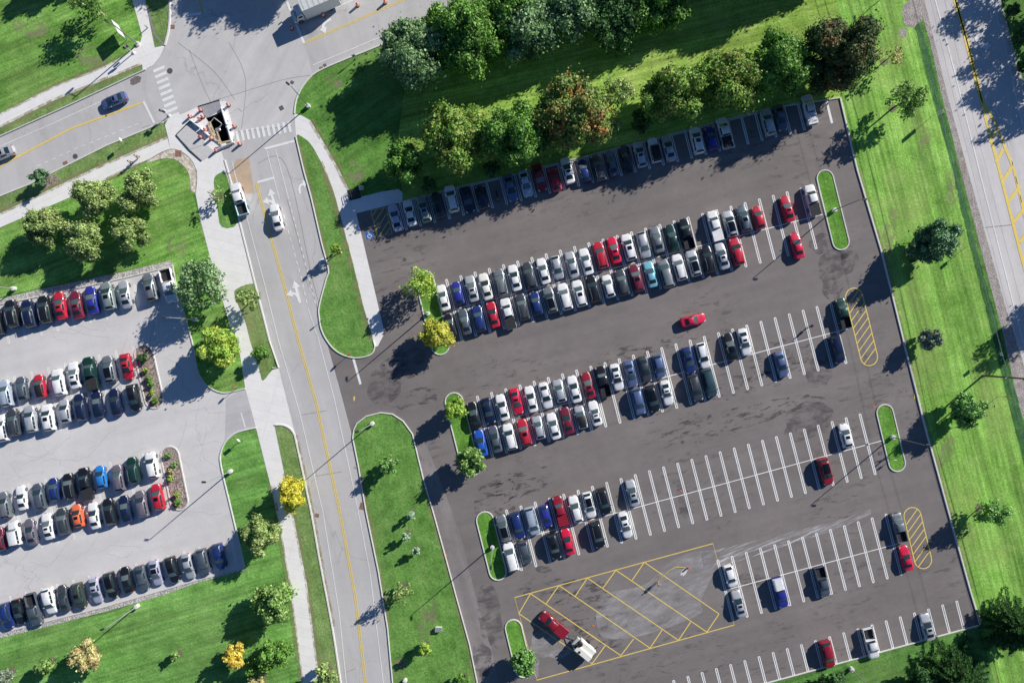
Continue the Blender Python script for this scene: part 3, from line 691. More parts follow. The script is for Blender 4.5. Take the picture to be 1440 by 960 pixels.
SHAPES['minivan']=dict(L=5.05,st=[hood(2.52,.42,.58),hood(2.48,.66,.74),hood(2.36,.82,.85),hood(2.05,.95,.95),hood(1.75,.965,1.02),cowl(1.5,.97,1.10,.76),
  cab(.70,.98,1.12,.86,.68,1.64),cab(-.4,.985,1.12,.86,.70,1.72),cab(-2.05,.975,1.13,.85,.68,1.68),cowl(-2.38,.95,1.18,.74),hood(-2.45,.93,1.05),hood(-2.50,.88,.85),hood(-2.53,.80,.60)],
  ws=5,rr=8,roof=(6,8))
SHAPES['wagon']=dict(L=4.75,st=[hood(2.37,.38,.52),hood(2.33,.60,.64),hood(2.20,.77,.73),hood(1.85,.89,.82),hood(1.4,.905,.89),cowl(1.02,.905,.97,.72),
  cab(.18,.91,1.0,.80,.60,1.44),cab(-.4,.915,1.01,.80,.62,1.51),cab(-1.75,.90,1.02,.79,.59,1.46),cowl(-2.2,.88,1.08,.66),hood(-2.28,.86,1.0),hood(-2.34,.80,.85),hood(-2.37,.72,.6)],
  ws=5,rr=8,roof=(6,8))
SHAPES['offroader']=dict(L=4.35,st=[hood(2.17,.62,.80),hood(2.15,.70,.98),hood(2.1,.74,1.06),hood(1.6,.80,1.12),hood(1.2,.84,1.15),cowl(.8,.88,1.18,.76),
  cab(.55,.90,1.18,.82,.74,1.78,.01),cab(-.4,.90,1.18,.82,.75,1.82,.01),cab(-1.85,.90,1.18,.82,.75,1.80,.01),cowl(-2.02,.90,1.18,.78),hood(-2.06,.89,1.12),hood(-2.1,.88,.90),hood(-2.12,.84,.6)],
  ws=5,rr=8,roof=(6,8))
PU_F=[hood(2.92,.62,.68),hood(2.88,.80,.90),hood(2.76,.93,1.02),hood(2.35,.985,1.10),hood(1.9,.99,1.15),cowl(1.5,.99,1.20,.76)]
SHAPES['pickup']=dict(L=5.85,bed=(-.72,-2.90),st=PU_F+[cab(.95,.995,1.21,.87,.68,1.76),cab(.2,.995,1.21,.87,.70,1.82),cab(-.45,.99,1.21,.86,.68,1.79),cowl(-.66,.98,1.22,.78),hood(-.68,.97,1.1),hood(-.69,.96,.9),hood(-.70,.95,.6)],ws=5,rr=8,roof=(6,8))

def grid(st):
    rows=[]
    for x,p in st:
        rows.append([Vector((x,-y,z)) for y,z in p]+[Vector((x,y,z)) for y,z in p[-2::-1]])
    return rows
def body_mesh(name, shp):
    rows=grid(shp['st'])
    # refine between stations with a light smoothing in x for the nose and tail curvature
    n=len(rows[0]); vs=[v for r in rows for v in r]; fs=[]
    for i in range(len(rows)-1):
        for j in range(n-1): fs.append((i*n+j,i*n+j+1,(i+1)*n+j+1,(i+1)*n+j))
    fs.append(tuple(range(n-1,-1,-1))); fs.append(tuple((len(rows)-1)*n+j for j in range(n)))
    # underside
    for i in range(len(rows)-1): fs.append((i*n,(i+1)*n,(i+1)*n+n-1,i*n+n-1))
    me=bpy.data.meshes.new(name); me.from_pydata([tuple(v) for v in vs],[],fs)
    bm=bmesh.new(); bm.from_mesh(me); bmesh.ops.recalc_face_normals(bm,faces=bm.faces)
    for e in bm.edges:
        e.smooth = (len(e.link_faces)<2) or e.calc_face_angle(0)<R(48)
    bm.to_mesh(me); bm.free()
    me.polygons.foreach_set('use_smooth',[True]*len(me.polygons)); me.materials.append(M_trim)
    return me
def patch_mesh(name, shp, specs, mat, lift=.012):
    """specs: (s0,s1,j0,j1) ranges in fractional station / profile index"""
    rows=grid(shp['st']); mb=MB()
    def S(s,j):
        i=int(min(s,len(rows)-1.001)); a=s-i; k=int(min(j,len(rows[0])-1.001)); b=j-k
        return (rows[i][k]*(1-a)*(1-b)+rows[i+1][k]*a*(1-b)+rows[i][k+1]*(1-a)*b+rows[i+1][k+1]*a*b)
    for s0,s1,j0,j1 in specs:
        S_=sorted({s0,s1,*[q for q in range(int(s0)+1,int(math.ceil(s1)))]})
        J_=sorted({j0,j1,*[q for q in range(int(j0)+1,int(math.ceil(j1)))]})
        V=[[None]*len(J_) for _ in S_]
        for a,s in enumerate(S_):
            for b,j in enumerate(J_):
                e=.02; sm=min(max(s,s0+e),s1-e); jm=min(max(j,j0+e),j1-e)
                du=S(sm+e,jm)-S(sm-e,jm); dv=S(sm,jm+e)-S(sm,jm-e); nrm=du.cross(dv).normalized()
                c=S(s,j); 
                if nrm.dot(c-Vector((c.x*.9,0,.6)))<0: nrm=-nrm
                V[a][b]=c+nrm*lift
        base=len(mb.v); vs=[v for r in V for v in r]; m=len(J_)
        mb.add(vs,[(a*m+b,a*m+b+1,(a+1)*m+b+1,(a+1)*m+b) for a in range(len(S_)-1) for b in range(m-1)])
    me=bpy.data.meshes.new(name); me.from_pydata([tuple(v) for v in mb.v],[],mb.f); me.materials.append(mat)
    me.polygons.foreach_set('use_smooth',[True]*len(me.polygons)); return me
def mb_mesh(name, mb, mat, smooth=False):
    me=bpy.data.meshes.new(name); me.from_pydata([tuple(v) for v in mb.v],[],mb.f); me.materials.append(mat)
    if smooth: me.polygons.foreach_set('use_smooth',[True]*len(me.polygons))
    return me

KITS={}
def kit(kind):
    if kind in KITS: return KITS[kind]
    shp=SHAPES[kind]; st=shp['st']; L=shp['L']; P=[]   # (name, mesh, painted?, loc, optional feature)
    P.append(('body',body_mesh(kind+'_body',shp),True,(0,0,0),None))
    P.append(('windshield',patch_mesh('windshield',shp,[(5.02,5.97,5.02,8.98)],M_shield),False,(0,0,0),None))
    rr=shp['rr']
    P.append(('rear_window',patch_mesh('rear_window',shp,[(rr+.05,rr+.94,5.1,8.9)],M_glass),False,(0,0,0),None))
    side=[(5.75,6.5,4.12,4.86),(6.56,7.45,4.12,4.86),(7.5,rr+.0,4.12,4.86)]
    for k,(a,b) in enumerate(((4.12,4.88),(9.12,9.88))):
        P.append(('side_window',patch_mesh('side_window',shp,[(6.02,6.95,a,b),(7.0,7.5,a,b),(7.55,rr-.03,a,b)],M_glass),False,(0,0,0),None))
    for a,b in ((2.9,4.6),(9.4,11.1)):
        P.append(('headlight',patch_mesh('headlight',shp,[(1.15,2.6,a,b)],M_head,.008),False,(0,0,0),None))
    for a,b in ((2.6,4.2),(9.8,11.4)):
        e=10 if kind in('sedan','coupe') else 9.2
        if 'bed' in shp: continue
        P.append(('tail_light',patch_mesh('tail_light',shp,[(e+.45,e+1.9,a,b)],M_tail,.008),False,(0,0,0),None))
    wmax=st[7][1][1][0]
    P.append(('grille',patch_mesh('grille',shp,[(.1,1.1,5.6,8.4)],M_trim,.01),False,(0,0,0),None))
    # shut lines of bonnet and doors, wipers
    m_=MB(); x=st[5][0]+.06; z=st[5][1][6][1]; m_.box((x,0,z+.005),(.05,st[5][1][5][0]*1.9,.03)); P.append(('wiper_cowl',mb_mesh('wiper_cowl',m_,M_trim),False,(0,0,0),None))
    for sy in (-1,1):
        m_=MB(); m_.box((st[5][0]-.22,sy*(wmax+.07),st[5][1][4][1]+.07),(.14,.20,.13),bev=.03); P.append(('door_mirror',mb_mesh('door_mirror',m_,M_trim),True,(0,0,0),None))
    wb=L*.29; r=.34 if kind not in('pickup','offroader') else .40
    for sx in (1,-1):
        for sy in (-1,1):
            m_=MB(); y=sy*(wmax-.10); x=(wb+.06 if sx>0 else -wb)
            m_.tube((0,-.115,0),(0,.115,0),r,n=14); me=mb_mesh('tyre',m_,M_tyre)
            m2=MB(); m2.tube((0,-.12,0),(0,.12,0),r*.6,n=10)
            P.append(('wheel',me,False,(x,y,r),('rim',mb_mesh('rim',m2,M_rim))))
    if 'bed' in shp:
        x0,x1=shp['bed']; m_=MB(); wy=.985; zt=1.16
        for sy in (-1,1): m_.box(((x0+x1)/2,sy*(wy-.055),(.45+zt)/2),(x0-x1,.11,zt-.45),bev=.03)
        m_.box((x1+.04,0,(.5+zt)/2),(.09,2*wy-.22,zt-.5),bev=.02); m_.box((x0-.03,0,(.5+zt)/2),(.06,2*wy-.22,zt-.5))
        m_.box(((x0+x1)/2,0,.5),(x0-x1,2*wy-.3,.1))
        P.append(('cargo_bed',mb_mesh('cargo_bed',m_,M_trim),True,(0,0,0),None))
        m_=MB(); m_.box(((x0+x1)/2,0,.62),(x0-x1-.16,2*wy-.24,.05)); 
        for s in (-1,1): m_.box((-1.75,s*.72,.72),(.8,.2,.16),bev=.04)
        P.append(('bed_liner',mb_mesh('bed_liner',m_,M_bed),False,(0,0,0),'open'))
        m_=MB(); m_.box(((x0+x1)/2,0,zt+.015),(x0-x1-.05,2*wy-.10,.045),bev=.02); P.append(('bed_cover',mb_mesh('bed_cover',m_,M_bed),False,(0,0,0),'cover'))
        P.append(('bed_cover',mb_mesh('bed_cover',m_,M_bed),True,(0,0,0),'paintcover'))
        m_=MB(); zc=1.76; ys=[(.93,zt),(.80,zc-.05),(.6,zc)]
        pr=[Vector((0,-y,z)) for y,z in ys]+[Vector((0,y,z)) for y,z in ys[::-1]]
        v0=[p+Vector((x0-.02,0,0)) for p in pr]; v1=[p+Vector((x1+.02,0,0)) for p in pr]
        m_.add(v0+v1,[(i,i+1,i+7,i+6) for i in range(5)]+[tuple(range(6)),tuple(range(11,5,-1))])
        P.append(('canopy',mb_mesh('canopy',m_,M_trim),False,(0,0,0),'canopy'))
        for sy in (-1,1):
            m_=MB(); m_.box((x1-.005,sy*.88,.92),(.05,.14,.36)); P.append(('tail_light',mb_mesh('tail_light',m_,M_tail),False,(0,0,0),None))
        m_=MB(); m_.box((x1-.09,0,.55),(.14,1.8,.16),bev=.04); P.append(('rear_bumper',mb_mesh('rear_bumper',m_,M_chrome),False,(0,0,0),None))
    else:
        P.append(('sunroof',patch_mesh('sunroof',shp,[(6.35,7.1,6.25,7.75)],M_roofg),False,(0,0,0),'sunroof'))
        P.append(('glass_roof',patch_mesh('glass_roof',shp,[(6.12,7.75,5.7,8.3)],M_roofg),False,(0,0,0),'glassroof'))
        P.append(('roof_panel',patch_mesh('roof_panel',shp,[(5.98,8.02,5.0,9.0)],M_trim,.014),False,(0,0,0),'blackroof'))
        for sy in (-1,1):
            m_=MB(); y=st[7][1][5][0]*.97; a=Vector((st[6][0]-.1,sy*y,st[6][1][5][1]+.11)); b=Vector((st[7][0],sy*y,st[7][1][5][1]+.12)); c=Vector((st[8][0]+.1,sy*y,st[8][1][5][1]+.11))
            m_.tube(a,b,.028,n=6); m_.tube(b,c,.028,n=6)
            P.append(('roof_rail',mb_mesh('roof_rail',m_,M_rail),False,(0,0,0),'rails'))
    KITS[kind]=P; return P

ordn=['','first','second','third','fourth','fifth','sixth','seventh','eighth','ninth','tenth','eleventh','twelfth']
KN={'suv':'SUV','offroader':'off-road vehicle','pickup':'pickup truck','wagon':'estate car'}
CAT={'pickup':'pickup truck','minivan':'van'}
CARS=[]
gr=random.Random(77)
FEAT={'sunroof':'with sunroof','glassroof':'with dark glass roof','blackroof':'with black roof','rails':'with roof rails','cover':'with black covered bed','paintcover':'with painted bed cover','open':'with open bed','canopy':'with white bed canopy'}
def place_car(px, ang, color, kind, feats=(), parallax=True, row=None, label=None, group=None, scale=1.0):
    zc=.75 if kind in('sedan','coupe','hatchback','wagon') else .9
    p=G(px,zc) if parallax else px
    root=empty('parked_car' if kind not in('pickup','minivan') else ('pickup_truck' if kind=='pickup' else 'minivan'),W(p,.02),R(ang))
    root.scale=(scale,scale,scale)
    k=kind
    fset=set(feats)
    if k=='pickup' and not fset&{'open','cover','paintcover','canopy'}: fset.add('open')
    for nm,me,painted,loc,opt in kit(k):
        if isinstance(opt,str) and opt not in fset: continue
        o=bpy.data.objects.new(nm,me); o.location=loc; link(o,root)
        if painted:
            o.material_slots[0].link='OBJECT'; o.material_slots[0].material=PAINT[color]
        if nm=='windshield':
            o.material_slots[0].link='OBJECT'; o.material_slots[0].material=(M_shield,M_shieldb,M_shieldc)[gr.choice((0,0,1,1,2))]
        if opt=='canopy':
            o.material_slots[0].link='OBJECT'; o.material_slots[0].material=PAINT['white']
        if isinstance(opt,tuple):
            q=bpy.data.objects.new(opt[0],opt[1]); link(q,o)
    root['category']=CAT.get(k,'car')
    if label: root['label']=label
    root['group']=group or 'cars parked in the lots'
    CARS.append(dict(o=root,row=row,x=px[0],color=color,kind=KN.get(k,k),feats=[FEAT[f] for f in feats]))
    return root

UP=104.4; DN=-75.6
rng=random.Random(5)
def rowcars(r, lower, lst, rowname):
    for i,col,kind,face,feats,*extra in lst:
        a=lerp_anchor(ANC[r],i); b=lerp_anchor(ANC[r],i+1); m=((a[0]+b[0])/2,(a[1]+b[1])/2)
        d={'A':19,'B':23,'C':23,'D':23,'E':23,'F':20}[r] + (42 if lower else 0)
        if r=='A': d-=1.5 
        dv=extra[0] if extra else 0; du=extra[1] if len(extra)>1 else 0
        d+=dv+rng.uniform(-1.2,1.2); du+=rng.uniform(-.7,.7)
        L=SHAPES[kind]['L']
        p=(m[0]+SD[0]*d+SD[1]*du, m[1]+SD[1]*d-SD[0]*du)
        place_car(p,(UP if face=='u' else DN)+rng.uniform(-1.3,1.3),col,kind,feats,False,rowname,scale=rng.uniform(.975,1.02)*(.925 if kind=='pickup' else 1))
s_=('sunroof',); g_=('glassroof',); r_=('rails',); n_=()
rowcars('A',0,[(-1,'lavender silver','sedan','u',n_,2),(0,'white','sedan','u',n_),(1,'grey green','wagon','u',s_),(2,'dark grey','wagon','u',g_),(3,'white','suv','u',r_,-3),
 (4,'navy','sedan','d',n_,2),(5,'navy','hatchback','u',n_,4),(7,'slate blue','sedan','d',n_,2),(8,'pale blue silver','sedan','d',n_,1),(9,'dark red','sedan','d',n_,-2),
 (10,'red','hatchback','u',n_,5),(11,'white','sedan','u',s_,-2),(12,'dark blue','hatchback','u',n_,4),(13,'dark grey','suv','u',r_,4),(14,'slate grey','sedan','u',n_,2),
 (15,'black','sedan','u',n_,0),(16,'silver','wagon','u',s_),(17,'white','offroader','u',('blackroof',)),(18,'silver','sedan','u',n_),
 (20,'white','suv','u',s_),(21,'royal blue','hatchback','u',n_,2),(22,'white','pickup','u',('cover',),0),(25,'silver','suv','u',r_),(26,'slate grey','sedan','d',n_,-2),(28,'white','pickup','u',('paintcover',),-4)],
 'in the tree-shaded top row')
rowcars('B',0,[(-1,'white','sedan','u',n_),(0,'royal blue','hatchback','u',n_),(1,'silver','sedan','u',s_),(2,'cream white','sedan','u',n_),(3,'grey','suv','u',r_),(4,'white','sedan','u',n_),
 (5,'dark grey','suv','u',n_),(6,'white','sedan','u',n_),(7,'silver','hatchback','d',n_),(8,'silver','sedan','u',n_),(9,'white','sedan','u',n_,3),(10,'red','suv','u',r_,-1),(11,'bright red','sedan','u',s_,-4),
 (12,'white','suv','u',s_,-2),(13,'silver','wagon','d',n_),(14,'grey','sedan','u',n_,-2),(15,'dark green','sedan','u',n_),(16,'black','pickup','u',('open',),0),(18,'white','pickup','u',('paintcover',),-1),
 (19,'silver','suv','u',g_),(20,'slate grey','suv','u',s_),(21,'red','hatchback','u',n_,2),(23,'red','sedan','u',s_,0,2),(25,'white','pickup','u',('cover',),-3,-2)],
 "in the upper half of the second row")
rowcars('B',1,[(-1,'black','hatchback','u',n_),(0,'slate grey','sedan','u',n_),(1,'dark blue','suv','u',n_),(2,'red','sedan','u',n_),(3,'white','pickup','u',('cover',),3),(4,'dark grey','suv','u',r_),
 (5,'dark blue','hatchback','u',n_),(6,'grey','suv','u',g_),(7,'white','suv','u',n_),(8,'white','suv','u',s_),(9,'black','suv','u',r_),(10,'white','hatchback','u',n_),(11,'dark grey','suv','u',n_),
 (12,'maroon','suv','u',s_),(13,'light blue','sedan','u',n_),(14,'grey','minivan','u',n_,3),(15,'white','suv','u',r_),(16,'silver','suv','u',g_),(17,'black','suv','u',r_),(18,'silver','sedan','u',s_),
 (19,'red','suv','u',n_),(23,'bright red','sedan','u',n_,11,3)],"in the lower half of the second row")
rowcars('C',0,[(-1,'black','sedan','u',n_),(0,'navy','sedan','d',n_),(1,'white','sedan','u',n_),(2,'bright red','sedan','d',s_,-2),(3,'white','sedan','u',n_,-1),(4,'white','sedan','d',n_),(5,'silver','hatchback','u',n_),
 (6,'white','sedan','u',n_,1),(7,'dark red','sedan','u',s_,2),(8,'black','pickup','u',('open',),2),(9,'white','sedan','d',s_),(10,'slate blue','sedan','d',s_),(11,'dark grey','sedan','d',n_),(12,'slate blue','hatchback','d',n_),
 (14,'dark blue','sedan','d',s_,3),(15,'white','wagon','d',r_,1),(17,'black','sedan','u',g_,-1),(18,'white','sedan','d',s_,-2),(25,'dark green','pickup','u',('open',),-4)],"in the upper half of the third row")
rowcars('C',1,[(-1,'blue','sedan','u',n_,-1),(0,'slate grey','sedan','u',n_),(1,'white','suv','u',n_),(2,'red','suv','u',s_),(3,'silver','hatchback','u',n_),(4,'white','sedan','u',n_,2),(5,'maroon','sedan','u',n_),
 (6,'silver','hatchback','u',('blackroof',)),(7,'white','coupe','u',s_,-1),(10,'slate blue','suv','d',n_),(11,'black','suv','d',g_),(12,'white','coupe','d',s_,-2),(14,'dark grey','suv','d',r_,2),(15,'teal grey','minivan','d',n_,0),
 (20,'slate blue','sedan','d',n_,-1,1),(24,'navy','minivan','d',n_,0)],"in the lower half of the third row")
rowcars('D',0,[(-1,'grey','suv','u',g_,-1,1),(0,'dark blue','suv','d',n_),(1,'pale blue silver','minivan','d',r_,0),(2,'royal blue','hatchback','d',n_),(3,'dark red','pickup','u',('paintcover',),-4),(4,'white','wagon','u',n_),
 (5,'white','wagon','d',g_),(6,'black','suv','d',r_),(8,'silver','sedan','u',s_),(23,'white','hatchback','u',s_,0,1)],"in the upper half of the fourth row")
rowcars('D',1,[(-1,'white','minivan','u',n_,-1),(0,'slate grey','hatchback','d',n_,-2),(2,'black','suv','d',s_,0),(3,'bright red','sedan','u',n_,0),(5,'black','suv','d',r_,1),(7,'white','sedan','d',s_,-2),(21,'dark red','suv','d',g_,-1,2)],
 "in the lower half of the fourth row")
rowcars('E',0,[(0,'white','hatchback','d',n_,1),(12,'grey','pickup','u',('open',),-1)],"in the upper half of the fifth row")
rowcars('E',1,[(0,'silver','sedan','u',s_,-1,1),(3,'royal blue','pickup','d',('canopy',),0),(6,'slate grey','pickup','d',('open',),-1),(12,'bright red','coupe','u',n_,0)],"in the lower half of the fifth row")
rowcars('F',0,[(10,'dark red','suv','d',n_),(13,'white','pickup','d',('open',),2),(17,'silver','sedan','u',s_,2)],"in the bottom edge row")
WU=90+12; WD=-90+12
def wcars(lst,rowname,scale=1.06,ua=0):
    for x,y,col,kind,face,feats in lst:
        place_car((x,y),(WU if face=='u' else WD)+ua+rng.uniform(-1.2,1.2),col,kind,feats,True,rowname,scale=scale)
wcars([(-6,452,'black','suv','u',n_),(17,441,'black','suv','u',r_),(40.6,441,'navy','suv','u',r_),(63,435,'black','suv','u',r_),(84.5,429.6,'red','sedan','u',s_),(107.8,428.6,'maroon','sedan','u',s_),(129,422,'royal blue','sedan','u',n_),
 (151.6,416,'grey green','suv','u',s_),(176,414,'silver','sedan','u',s_),(211,404,'grey','suv','u',s_),(237,402,'white','pickup','d',('open',))],"in the west lot's top row",1.04,1)
wcars([(7.5,553,'pale blue silver','suv','u',r_),(31,546,'slate grey','hatchback','u',n_),(56,543,'red','hatchback','u',('blackroof',)),(82,537.5,'white','suv','u',n_),(104,527.5,'white','sedan','u',s_),(127,525,'dark green','pickup','u',('cover',)),
 (153,519,'grey','suv','u',g_),(178,516,'red','sedan','d',s_)],"in the upper half of the west lot's second row",1.0,-.5)
wcars([(4-2,602,'white','suv','u',n_),(19,594,'dark grey','suv','u',n_),(43,589,'silver','suv','u',n_),(67,587,'white','suv','u',s_),(91.5,578,'silver','hatchback','u',n_),(113,572.5,'navy','suv','u',n_),(137,568,'navy','sedan','u',n_),
 (162,565,'navy','sedan','u',n_),(188,559,'black','suv','d',s_)],"in the lower half of the west lot's second row",1.0,-.5)
wcars([(6,710,'grey','suv','u',n_),(30,700,'white','coupe','u',n_),(54.7,698,'slate grey','suv','u',n_),(76,688,'dark blue','hatchback','u',n_),(97,684,'black','suv','u',r_),(120,680,'black','pickup','u',('cover',)),(142,670.5,'sky blue','hatchback','u',n_),
 (166,672,'purple grey','suv','u',n_),(187,661,'dark green','suv','u',r_),(213,654,'white','suv','u',n_)],"in the upper half of the west lot's third row",.97,0)
wcars([(0,758,'maroon','hatchback','u',n_),(20,750,'white','offroader','u',n_),(43,748,'purple grey','sedan','u',n_),(67,740,'white','sedan','u',s_),(88.5,733,'dark grey','suv','u',n_),(109.4,725,'orange','hatchback','u',s_),(132,725,'white','sedan','u',n_),
 (153.6,719.4,'black','suv','u',n_),(176,715,'navy','sedan','u',n_),(199,708.5,'purple grey','suv','u',n_),(221.5,699,'red','suv','u',s_)],"in the lower half of the west lot's third row",.98,0)
wcars([(8.6,866,'dark blue','suv','d',n_),(26,860,'black','sedan','d',n_),(47,857,'slate grey','pickup','d',('open',)),(69,845,'white','suv','d',n_),(89,841,'dark grey','sedan','u',n_),(110.5,838,'olive grey','suv','d',s_),(134.5,830,'lavender silver','sedan','d',s_),
 (155.5,823,'black','suv','d',g_),(178,815,'black','sedan','u',n_),(199.5,813,'slate grey','sedan','d',n_),(219,805,'lavender silver','sedan','d',g_),(242,801,'black','suv','d',s_),(264.5,796,'silver','sedan','d',n_),(285.5,790,'slate grey','suv','d',n_),
 (308,782.5,'dark blue','suv','d',n_)],"in the west lot's bottom row",.97,2)
# vehicles that are not in a stall
place_car((388.5,305.5),104,'white','sedan',n_,label='white sedan driving up the lane left of the dashed line',group='vehicles on the roads')
place_car((975,450),14,'bright red','coupe',n_,label='bright red car driving along the empty aisle between parking rows',group='vehicles on the roads')
place_car((160,141.5),202,'slate blue','sedan',s_,label='slate blue car on the west road approaching the crosswalk',group='vehicles on the roads')
place_car((2,216.5),202,'silver','sedan',s_,label='silver car cut off at the left edge of the west road',group='vehicles on the roads')
o=place_car((336,280),107,'white','pickup',('open',),label='white pickup with pale blue bed stopped beside the planted wedge',group='vehicles on the roads',scale=.98)
for ch in o.children:
    if ch.name.startswith('cargo_bed'): ch.material_slots[0].material=paint('pale_sky',(.50,.68,.78))
place_car((778.5,878),140,'dark red','pickup',('paintcover',),label='dark red pickup towing cream equipment across the yellow hatching',group='vehicles on the roads',scale=.98)

# every parked vehicle's label, from its look and its row
from collections import defaultdict
byrow=defaultdict(list)
for c in CARS:
    if c['row'] : byrow[c['row']].append(c)
for row,cs in byrow.items():
    cs.sort(key=lambda c:c['x'])
    short=row.replace("the upper half of ","the upper ").replace("the lower half of ","the lower ")
    base=defaultdict(list)
    for c in cs:
        c['b']=f"{c['color']} {c['kind']}"+(' '+c['feats'][0] if c['feats'] else ''); base[c['b']].append(c)
    plain=defaultdict(list)
    for c in cs: plain[f"{c['color']} {c['kind']}"].append(c)
    for i,c in enumerate(cs):
        same=base[c['b']]; pl=plain[f"{c['color']} {c['kind']}"]
        if len(pl)==1: t=f"{c['b']} {row}"
        elif len(same)==1 and c['feats']: t=f"{c['b']} {row}"
        else:
            k=pl.index(c)+1
            nm=f"{c['color']} {c['kind']}"
            t=(f"leftmost {nm} {row}" if k==1 else f"rightmost {nm} {row}" if k==len(pl) else f"{ordn[k]} {nm} from the left {short}")
        c['o']['label']=t if len(t.split())<=16 else t.replace(row,short)

# box truck at the stop bar
t=empty('box_truck',W((414,28)),R(203)); tag(t,'white box truck with square cargo body waiting at the stop bar','truck')
# local +X forward, origin near the front bumper
mb=MB(); prof=[(.0,.5),(.0,1.2),(-.55,1.35),(-.95,2.25),(-1.9,2.35),(-1.9,.5)]
vs=[Vector((x,s*1.05,z)) for s in (-1,1) for x,z in prof]
vs=[v if v.z<1.3 or v.z==.5 else Vector((v.x,v.y*.93,v.z)) for v in vs]
mb.add(vs,[(0,1,2,3,4,5),(11,10,9,8,7,6)]+[(i,i+6,(i+1)%6+6,(i+1)%6) for i in range(6)]); mb.build('cab',PAINT['white'],t)
mb=MB(); mb.add([(-.57,-.9,1.39),(-.57,.9,1.39),(-.94,.9,2.22),(-.94,-.9,2.22)],[(0,1,2,3)]); 
mb.v=[v+Vector((.02,0,.01)) for v in mb.v]; mb.build('windshield',M_shield,t)
for s in (-1,1):
    m_=MB(); m_.box((-1.35,s*1.0,1.75),(.7,.05,.5)); m_.build('side_window',M_glass,t)
    m_=MB(); m_.box((-.45,s*1.32,1.6),(.12,.22,.4),bev=.03); m_.build('door_mirror',M_trim,t)
    m_=MB(); m_.box((.01,s*.75,.85),(.06,.35,.2),bev=.02); m_.build('headlight',M_head,t)
m_=MB(); m_.box((-5.4,0,2.15),(6.6,2.5,2.9),bev=.05)
bx_=m_.build('cargo_box',flat('box_panel',(.80,.82,.80),.5,var=.06),t)
m_=MB()
for k in range(7): m_.box((-2.6-k*.93,0,3.615),(.05,2.4,.02))
m_.build('roof_ribs',M_rail,bx_)
m_=MB(); m_.box((-4.6,0,.6),(8.4,.9,.25)); m_.build('chassis',M_trim,t)
m_=MB(); m_.box((.03,0,.55),(.2,2.1,.3),bev=.05); m_.build('bumper',M_chrome,t)
for x in (-1.0,-6.9):
    for s in (-1,1):
        m_=MB(); m_.tube((0,-.15,0),(0,.15,0),.45,n=14); w_=m_.build('wheel',M_tyre,t); w_.location=(x,s*.95,.45)
        m_=MB(); m_.tube((0,-.16,0),(0,.16,0),.26,n=10); m_.build('rim',M_rim,w_)

# towed equipment trailer
t=empty('equipment_trailer',W((818,906)),R(140)); t.scale=(1.15,1.15,1.1); tag(t,'cream towed machine with engine deck and rear grille behind red pickup','trailer')
M_cream=flat('cream_paint',(.95,.93,.84),.5,var=.12)
m_=MB(); m_.box((-.45,0,1.0),(2.9,1.95,1.2),bev=.1); m_.box((-.45,.45,1.7),(2.8,.95,.3),bev=.06); m_.build('housing',M_cream,t)
m_=MB(); m_.box((-1.95,0,1.15),(.25,1.8,1.0)); m_.build('rear_grille',M_iron,t)
m_=MB()
for k in range(5): m_.box((-2.1,-.7+k*.35,1.15),(.06,.16,.8))
m_.build('grille_slats',M_head,t)
m_=MB(); m_.lathe((.85,-.35,1.6),[(.42,0),(.42,.25),(.3,.4),(.05,.42)],14); m_.box((1.0,.35,1.65),(.5,.5,.3),bev=.05); m_.tube((.6,.1,1.6),(1.2,-.1,2.2),.09); m_.tube((.4,-.5,1.6),(.9,-.6,2.0),.06); m_.build('engine',M_trim,t)
m_=MB(); m_.lathe((.2,.55,1.85),[(.16,0),(.16,.25),(.08,.3)],10); m_.build('exhaust_cap',M_trim,t)
m_=MB(); m_.box((1.25,0,.75),(.6,1.5,.5),bev=.08); m_.build('front_deck',flat('pale_deck',(.62,.62,.58),.6,var=.2),t)
m_=MB(); m_.tube((1.5,-.6,.55),(2.75,0,.5),.06); m_.tube((1.5,.6,.55),(2.75,0,.5),.06); m_.tube((2.6,0,.5),(3.0,0,.5),.08); m_.build('tow_bar',M_chrome,t)
for s in (-1,1):
    m_=MB(); m_.tube((0,-.12,0),(0,.12,0),.38,n=14); w_=m_.build('wheel',M_tyre,t); w_.location=(-.3,s*1.05,.38)
m_=MB(); m_.tube((-1.7,-1.0,.6),(-1.6,-1.75,1.5),.07); m_.build('side_boom',M_trim,t)

# motorcycle
a=lerp_anchor(ANC['A'],6); b=lerp_anchor(ANC['A'],7)
t=empty('motorcycle',W(((a[0]+b[0])/2+6,(a[1]+b[1])/2+24),.02),R(DN)); tag(t,'black motorcycle parked alone in a stall of the shaded row','motorcycle')
for x,nm in ((.72,'wheel'),(-.72,'wheel')):
    m_=MB(); m_.tube((0,-.06,0),(0,.06,0),.31,n=14); w_=m_.build(nm,M_tyre,t); w_.location=(x,0,.31)
    m_=MB(); m_.tube((0,-.065,0),(0,.065,0),.18,n=10); m_.build('rim',M_rim,w_)
m_=MB(); m_.box((0,0,.55),(.8,.3,.35),bev=.08); m_.tube((.35,0,.8),(.72,0,.31),.05); m_.tube((-.3,0,.5),(-.72,0,.31),.05); m_.build('frame',M_trim,t)
m_=MB(); m_.box((.2,0,.85),(.5,.28,.22),bev=.08); m_.build('fuel_tank',PAINT['black'],t)
m_=MB(); m_.box((-.35,0,.80),(.65,.26,.12),bev=.05); m_.build('seat',M_bed,t)
m_=MB(); m_.tube((.45,-.38,1.0),(.52,0,.95),.02); m_.tube((.45,.38,1.0),(.52,0,.95),.02); m_.build('handlebar',M_chrome,t)
m_=MB(); m_.lathe((.66,0,.82),[(.03,-.06),(.09,0),(.03,.06)],10); m_.build('headlight',M_head,t)
